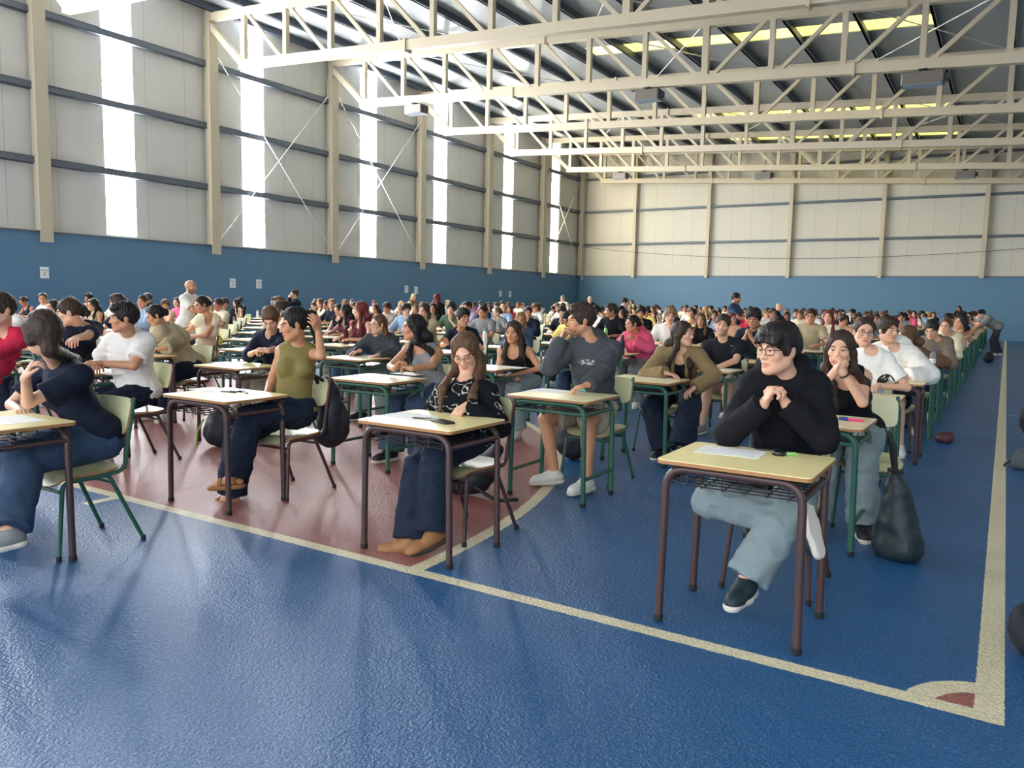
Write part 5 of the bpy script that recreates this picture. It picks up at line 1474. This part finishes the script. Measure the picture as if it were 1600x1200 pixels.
# patterned sweater girl
x, y, z = gpt(640, 650, TOPZ); paper(x, y, 1.5, 'exam sheet under the arm of the girl in the ringed sweater', False)
x, y, z = gpt(692, 660, TOPZ); phone(x, y, 1.2, 'dark phone under the hand of the girl in the ringed sweater')
x, y, z = gpt(660, 655, TOPZ); pen(x, y, .2, 'black', 'grey', 'black pen beside the phone on the patterned sweater desk')
# mustard top
x, y, z = gpt(330, 609, TOPZ); paper(x, y, 1.5, 'blank exam sheet on the mustard-top woman\'s desk', False)
x, y, z = gpt(368, 613, TOPZ); pen(x, y, .9, 'black', 'black', 'black pen crossed over others on the mustard-top desk'); pen(x+.07, y+.02, -.3, 'blue', 'black', 'dark blue pen, right of the crossed black one, mustard-top desk'); pen(x-.03, y-.04, .2, 'grey', 'black', 'grey pen nearest the sheet on the mustard-top desk')
# grey hoodie
x, y, z = gpt(858, 611, TOPZ); paper(x, y, 1.55, 'exam sheet in front of the boy in the charcoal hoodie')
x, y, z = gpt(912, 611, TOPZ); o = MB(); o.prism(rrect(.11, .05, .018), 0, .02); tag(o.build('pencil_case', mat('mint_plastic', (130, 190, 176), .4), None, False, (x, y, TOPZ), .2), 'small mint case by the hand of the charcoal hoodie boy', 'case')
# the rest of the front rows
for px, py, lab, pr in ((640, 584, 'exam sheet before the woman with very long black hair', False), (1030, 590, 'white sheet on the green desk of the khaki jacket woman', False), (1125, 577, 'sheet on the desk of the man in the black tee', False), (575, 556, 'sheet beside the charcoal sweatshirt woman with the braid', False),
                        (355, 567, 'sheet on the desk of the boy reading in navy', False), (180, 583, 'sheet under the forearm of the boy in the white tee', False), (800, 574, 'sheet on the green desk of the black tank top woman', False), (20, 656, 'sheet on the left-edge desk by the woman in the navy tee', False)):
    x, y, z = gpt(px, py, TOPZ); paper(x, y, 1.5, lab, pr)
x, y, z = gpt(1425, 596, TOPZ); pen(x, y, .3, 'black', 'black', 'black pen on the aisle desk of the white hoodie man')
x, y, z = gpt(572, 553, TOPZ)
for k, (px, py, kind, lab) in enumerate(((1461, 580, 'clear', 'clear ribbed water bottle with a blue cap on the aisle desk'), (984, 556, 'dark', 'tall dark metal bottle in front of the pink hoodie'), (551, 537, 'red', 'wine red bottle on the desk left of the braided woman'),
                                         (400, 491, 'white', 'white bottle far back near the left wall paper signs'), (1170, 571, 'yellow', 'pale yellow cup-like bottle by the man in the black tee'), (965, 530, 'green', 'light green bottle behind the charcoal hoodie'))):
    x, y, z = gpt(px, py, TOPZ); bottle(*snap(x, y), kind, lab)
ri = random.Random(5)
for (c, r), (x, y, k) in SEAT_KIND.items():
    if r < 3 or r > 9 or (c, r) in TAKEN: continue
    if ri.random() < .6: paper(x+ri.uniform(-.1, .1), y+ri.uniform(-.08, .02), 1.57+ri.uniform(-.3, .3), 'white exam sheet on the desk %s' % where(c, r), False)
    if ri.random() < .22: bottle(x+.24*ri.choice((-1, 1)), y-.1, ri.choice(['clear', 'clear', 'white', 'yellow', 'dark'] if r > 4 else ['clear', 'white', 'dark']), 'water bottle standing on the desk %s' % where(c, r))
# ------------------------------------------------------------------ bags
M_BAG = mat('black_bag_cloth', (26, 30, 38), .6, .15, 8, bmp=.3); M_BAGG = mat('dark_green_bag', (22, 40, 44), .5, .2, 8, bmp=.3); M_STRAP = mat('bag_strap', (20, 22, 26), .7)
M_LIME = mat('lime_strap', (150, 190, 60), .6); M_BAGB = mat('maroon_bag', (84, 50, 56), .6, .15, bmp=.3); M_GREYB = mat('grey_bag', (84, 90, 94), .7, .15, bmp=.3)
def bag(name, ps, m, loc, label, rz=0, h=.012, amp=.012):
    V, Q = solid(ps, h, foldwarp(amp, 9, len(label)), smooth=1); r = link(name, npmesh(name, V, Q, m)); r.location = loc; r.rotation_euler = (0, 0, rz); return tag(r, label, 'bag', 'bags beside the desks')
def strap(r, pts, m=None, w=.014, name='strap'):
    o = MB(); o.tube(bend(pts, .05), w, 8); return o.build(name, m or M_STRAP, r, True)
def floor_cut(): return plane((0, 0, .003), (0, 0, 1))
x, y, _ = gpt(1398, 872)
r = bag('tote_bag', [rc((0, .03, .09), (-.03, 0, .5), .125, .028, .05), rc((.05, -.02, .07), (.0, 0, .4), .09, .04, .08), floor_cut()], M_BAGG, (x, y, 0), 'slouched dark green tote bag standing by the second aisle desk', .3)
strap(r, [(-.03, .03, .5), (-.06, .03, .66), (-.09, .0, .76), (-.05, -.03, .66), (-.03, -.03, .5)], w=.012)
o = MB(); o.tube([(-.075, -.01, .525), (.01, -.01, .515)], .012, 8); o.build('buckle', M_BAG, r)
x, y = -4.37, 4.36
r = bag('backpack', [el((0, 0, .55), (.17, .1, .24), None, .05), el((0, -.02, .74), (.12, .07, .1), None, .06), el((.0, .09, .48), (.13, .06, .14), None, .04), el((0, 0, .38), (.12, .1, .08), None, .04)], M_BAG, (x, y, 0), 'black backpack hanging on the chair of the woman in the mustard top', -.6)
strap(r, [(-.08, -.1, .8), (-.1, -.13, .86), (-.08, -.02, .8)]); strap(r, [(.08, -.1, .8), (.1, -.13, .86), (.08, -.02, .8)])
o = MB(); o.tube([(.1*math.cos(a), .02+.09*math.sin(a)*.6, .78-.05*math.cos(a)) for a in np.linspace(-1.2, 1.2, 9)], .004, 6); o.build('zipper', M_GREYB, r)
x, y, _ = gpt(742, 752)
r = bag('backpack', [el((0, 0, .15), (.2, .12, .13), roty(-.3), .05), el((-.14, 0, .1), (.14, .1, .1), None, .06), rc((.05, .0, .15), (.2, .02, .36), .1, .05, .08), floor_cut()], M_BAG, (-3.3, 4.74, 0), 'black backpack slumped on the floor behind the patterned sweater girl\'s chair', .1)
strap(r, [(.1, -.12, .1), (.3, -.16, .03), (.42, -.05, .03)])
r = bag('backpack', [el((0, 0, .2), (.17, .12, .2), None, .05), el((0, -.08, .14), (.13, .06, .11), None, .05), floor_cut()], M_BAG, (-3.32, 6.42, 0), 'black backpack on the floor behind the charcoal hoodie boy', .4)
strap(r, [(.06, .1, .36), (.1, .16, .2), (.06, .1, .06)])
x, y, _ = gpt(338, 690)
r = bag('backpack', [el((0, 0, .18), (.17, .12, .18), None, .05), el((0, -.08, .13), (.13, .06, .1), None, .05), floor_cut()], M_BAG, (-6.3, 4.86, 0), 'dark backpack with lime straps on the red floor by the mustard-top desk', .2)
strap(r, [(-.12, -.1, .27), (-.17, -.13, .14), (-.16, -.16, .015)], M_LIME, .009); 
x, y, _ = gpt(1476, 692); bag('pouch', [el((0, 0, .05), (.09, .07, .06), None, .03), rc((-.04, 0, .06), (.05, .02, .09), .04, .03, .03), floor_cut()], M_BAGB, (x, y, 0), 'small maroon pouch on the blue floor beside the aisle desks')
for px, py, lab, m in ((1414, 668, 'dark bag on the floor under the third aisle desk', M_BAG), (1544, 567, 'dark bag in the aisle near the far end by the yellow line', M_BAG)):
    x, y, _ = gpt(px, py); r = bag('bag', [el((0, 0, .2), (.16, .11, .2), None, .05), el((0, -.06, .14), (.12, .07, .11), None, .05), floor_cut()], m, (x, y, 0), lab, .3); strap(r, [(-.05, 0, .38), (0, 0, .45), (.05, 0, .38)], w=.01); r.scale = (.85, .85, .75)
x, y, _ = gpt(1622, 690); r = bag('backpack', [el((0, 0, .26), (.2, .15, .26), None, .05), el((-.05, -.12, .16), (.14, .08, .13), None, .05), floor_cut()], M_BAG, (x, y, 0), 'black backpack on the floor right of the yellow line, upper one at the edge', .4); strap(r, [(-.06, 0, .5), (0, 0, .57), (.06, 0, .5)], w=.012)
x, y, _ = gpt(1628, 1030); r = bag('bag', [el((0, 0, .1), (.16, .12, .12), None, .05), el((-.05, .02, .17), (.09, .08, .06), None, .05), floor_cut()], M_BAG, (x+.03, y, 0), 'black bag at the right edge near the corner arc of the court'); strap(r, [(-.08, 0, .2), (-.02, 0, .27), (.06, 0, .2)], w=.01)
x, y, _ = gpt(1612, 735); r = bag('bag', [el((0, 0, .1), (.16, .1, .12), None, .05), el((-.06, .02, .05), (.12, .08, .06), None, .05), floor_cut()], M_GREYB, (x, y, 0), 'grey bag at the right edge below the black backpack')
strap(r, [(-.1, 0, .12), (-.2, -.02, .05), (-.22, -.03, .015)], w=.01)
# ------------------------------------------------------------------ paper signs on the blue wall
def sign(Y, z, num, label):
    r = empty('paper_sign', (WX+.125, Y, z)); tag(r, label, 'sign', 'paper signs on the left wall')
    o = MB(); o.box((0, -.125, -.165), (.003, .125, .165)); o.build('sheet', M_PAPER, r)
    def text(s, size, zz, m, name):
        c = bpy.data.curves.new(name, 'FONT'); c.body = s; c.size = size; c.align_x = 'CENTER'; c.align_y = 'CENTER'; c.extrude = .0006
        t0 = bpy.data.objects.new(name, c); COL.objects.link(t0); bpy.context.view_layer.update(); me = bpy.data.meshes.new_from_object(t0.evaluated_get(bpy.context.evaluated_depsgraph_get())); bpy.data.objects.remove(t0); me.materials.clear()
        t = bpy.data.objects.new(name, me); COL.objects.link(t); t.parent = r; t.location = (.0038, 0, zz); t.rotation_euler = (PI/2, 0, PI/2); me.materials.append(m)
    o = MB()
    for k in range(6): o.box((.003, -.092+k*.031, .055), (.0038, -.068+k*.031, .082))
    o.build('heading', PEN['grey'], r)
    if num: text(num, .15, -.045, PEN['black'], 'number')
    else: o = MB(); o.box((.003, -.012, -.1), (.0038, .02, .0)); o.build('mark', PEN['grey'], r)
    o = MB(); o.box((.003, .02, -.148), (.0038, .085, -.136)); o.build('footer_bar', PEN['black'], r)
sign(12.27, 1.97, '2', 'large white paper sign with a 2 on the blue wall, left of the bald man')
sign(18.81, 1.865, '2', 'white paper sign with a 2, just right of the bald standing man')
sign(19.98, 1.87, '3', 'white paper sign with a 3 above the navy reading boy')
sign(28.5, 1.87, '', 'small white paper sign left of the standing red-haired woman, first of its pair')
sign(29.2, 1.85, '', 'small white paper sign nearest the fair-haired person in brown')
sign(36.5, 1.82, '', 'tiny far paper sign on the blue wall, left one of the last pair')
sign(37.5, 1.81, '', 'tiny far paper sign nearest the hall corner')
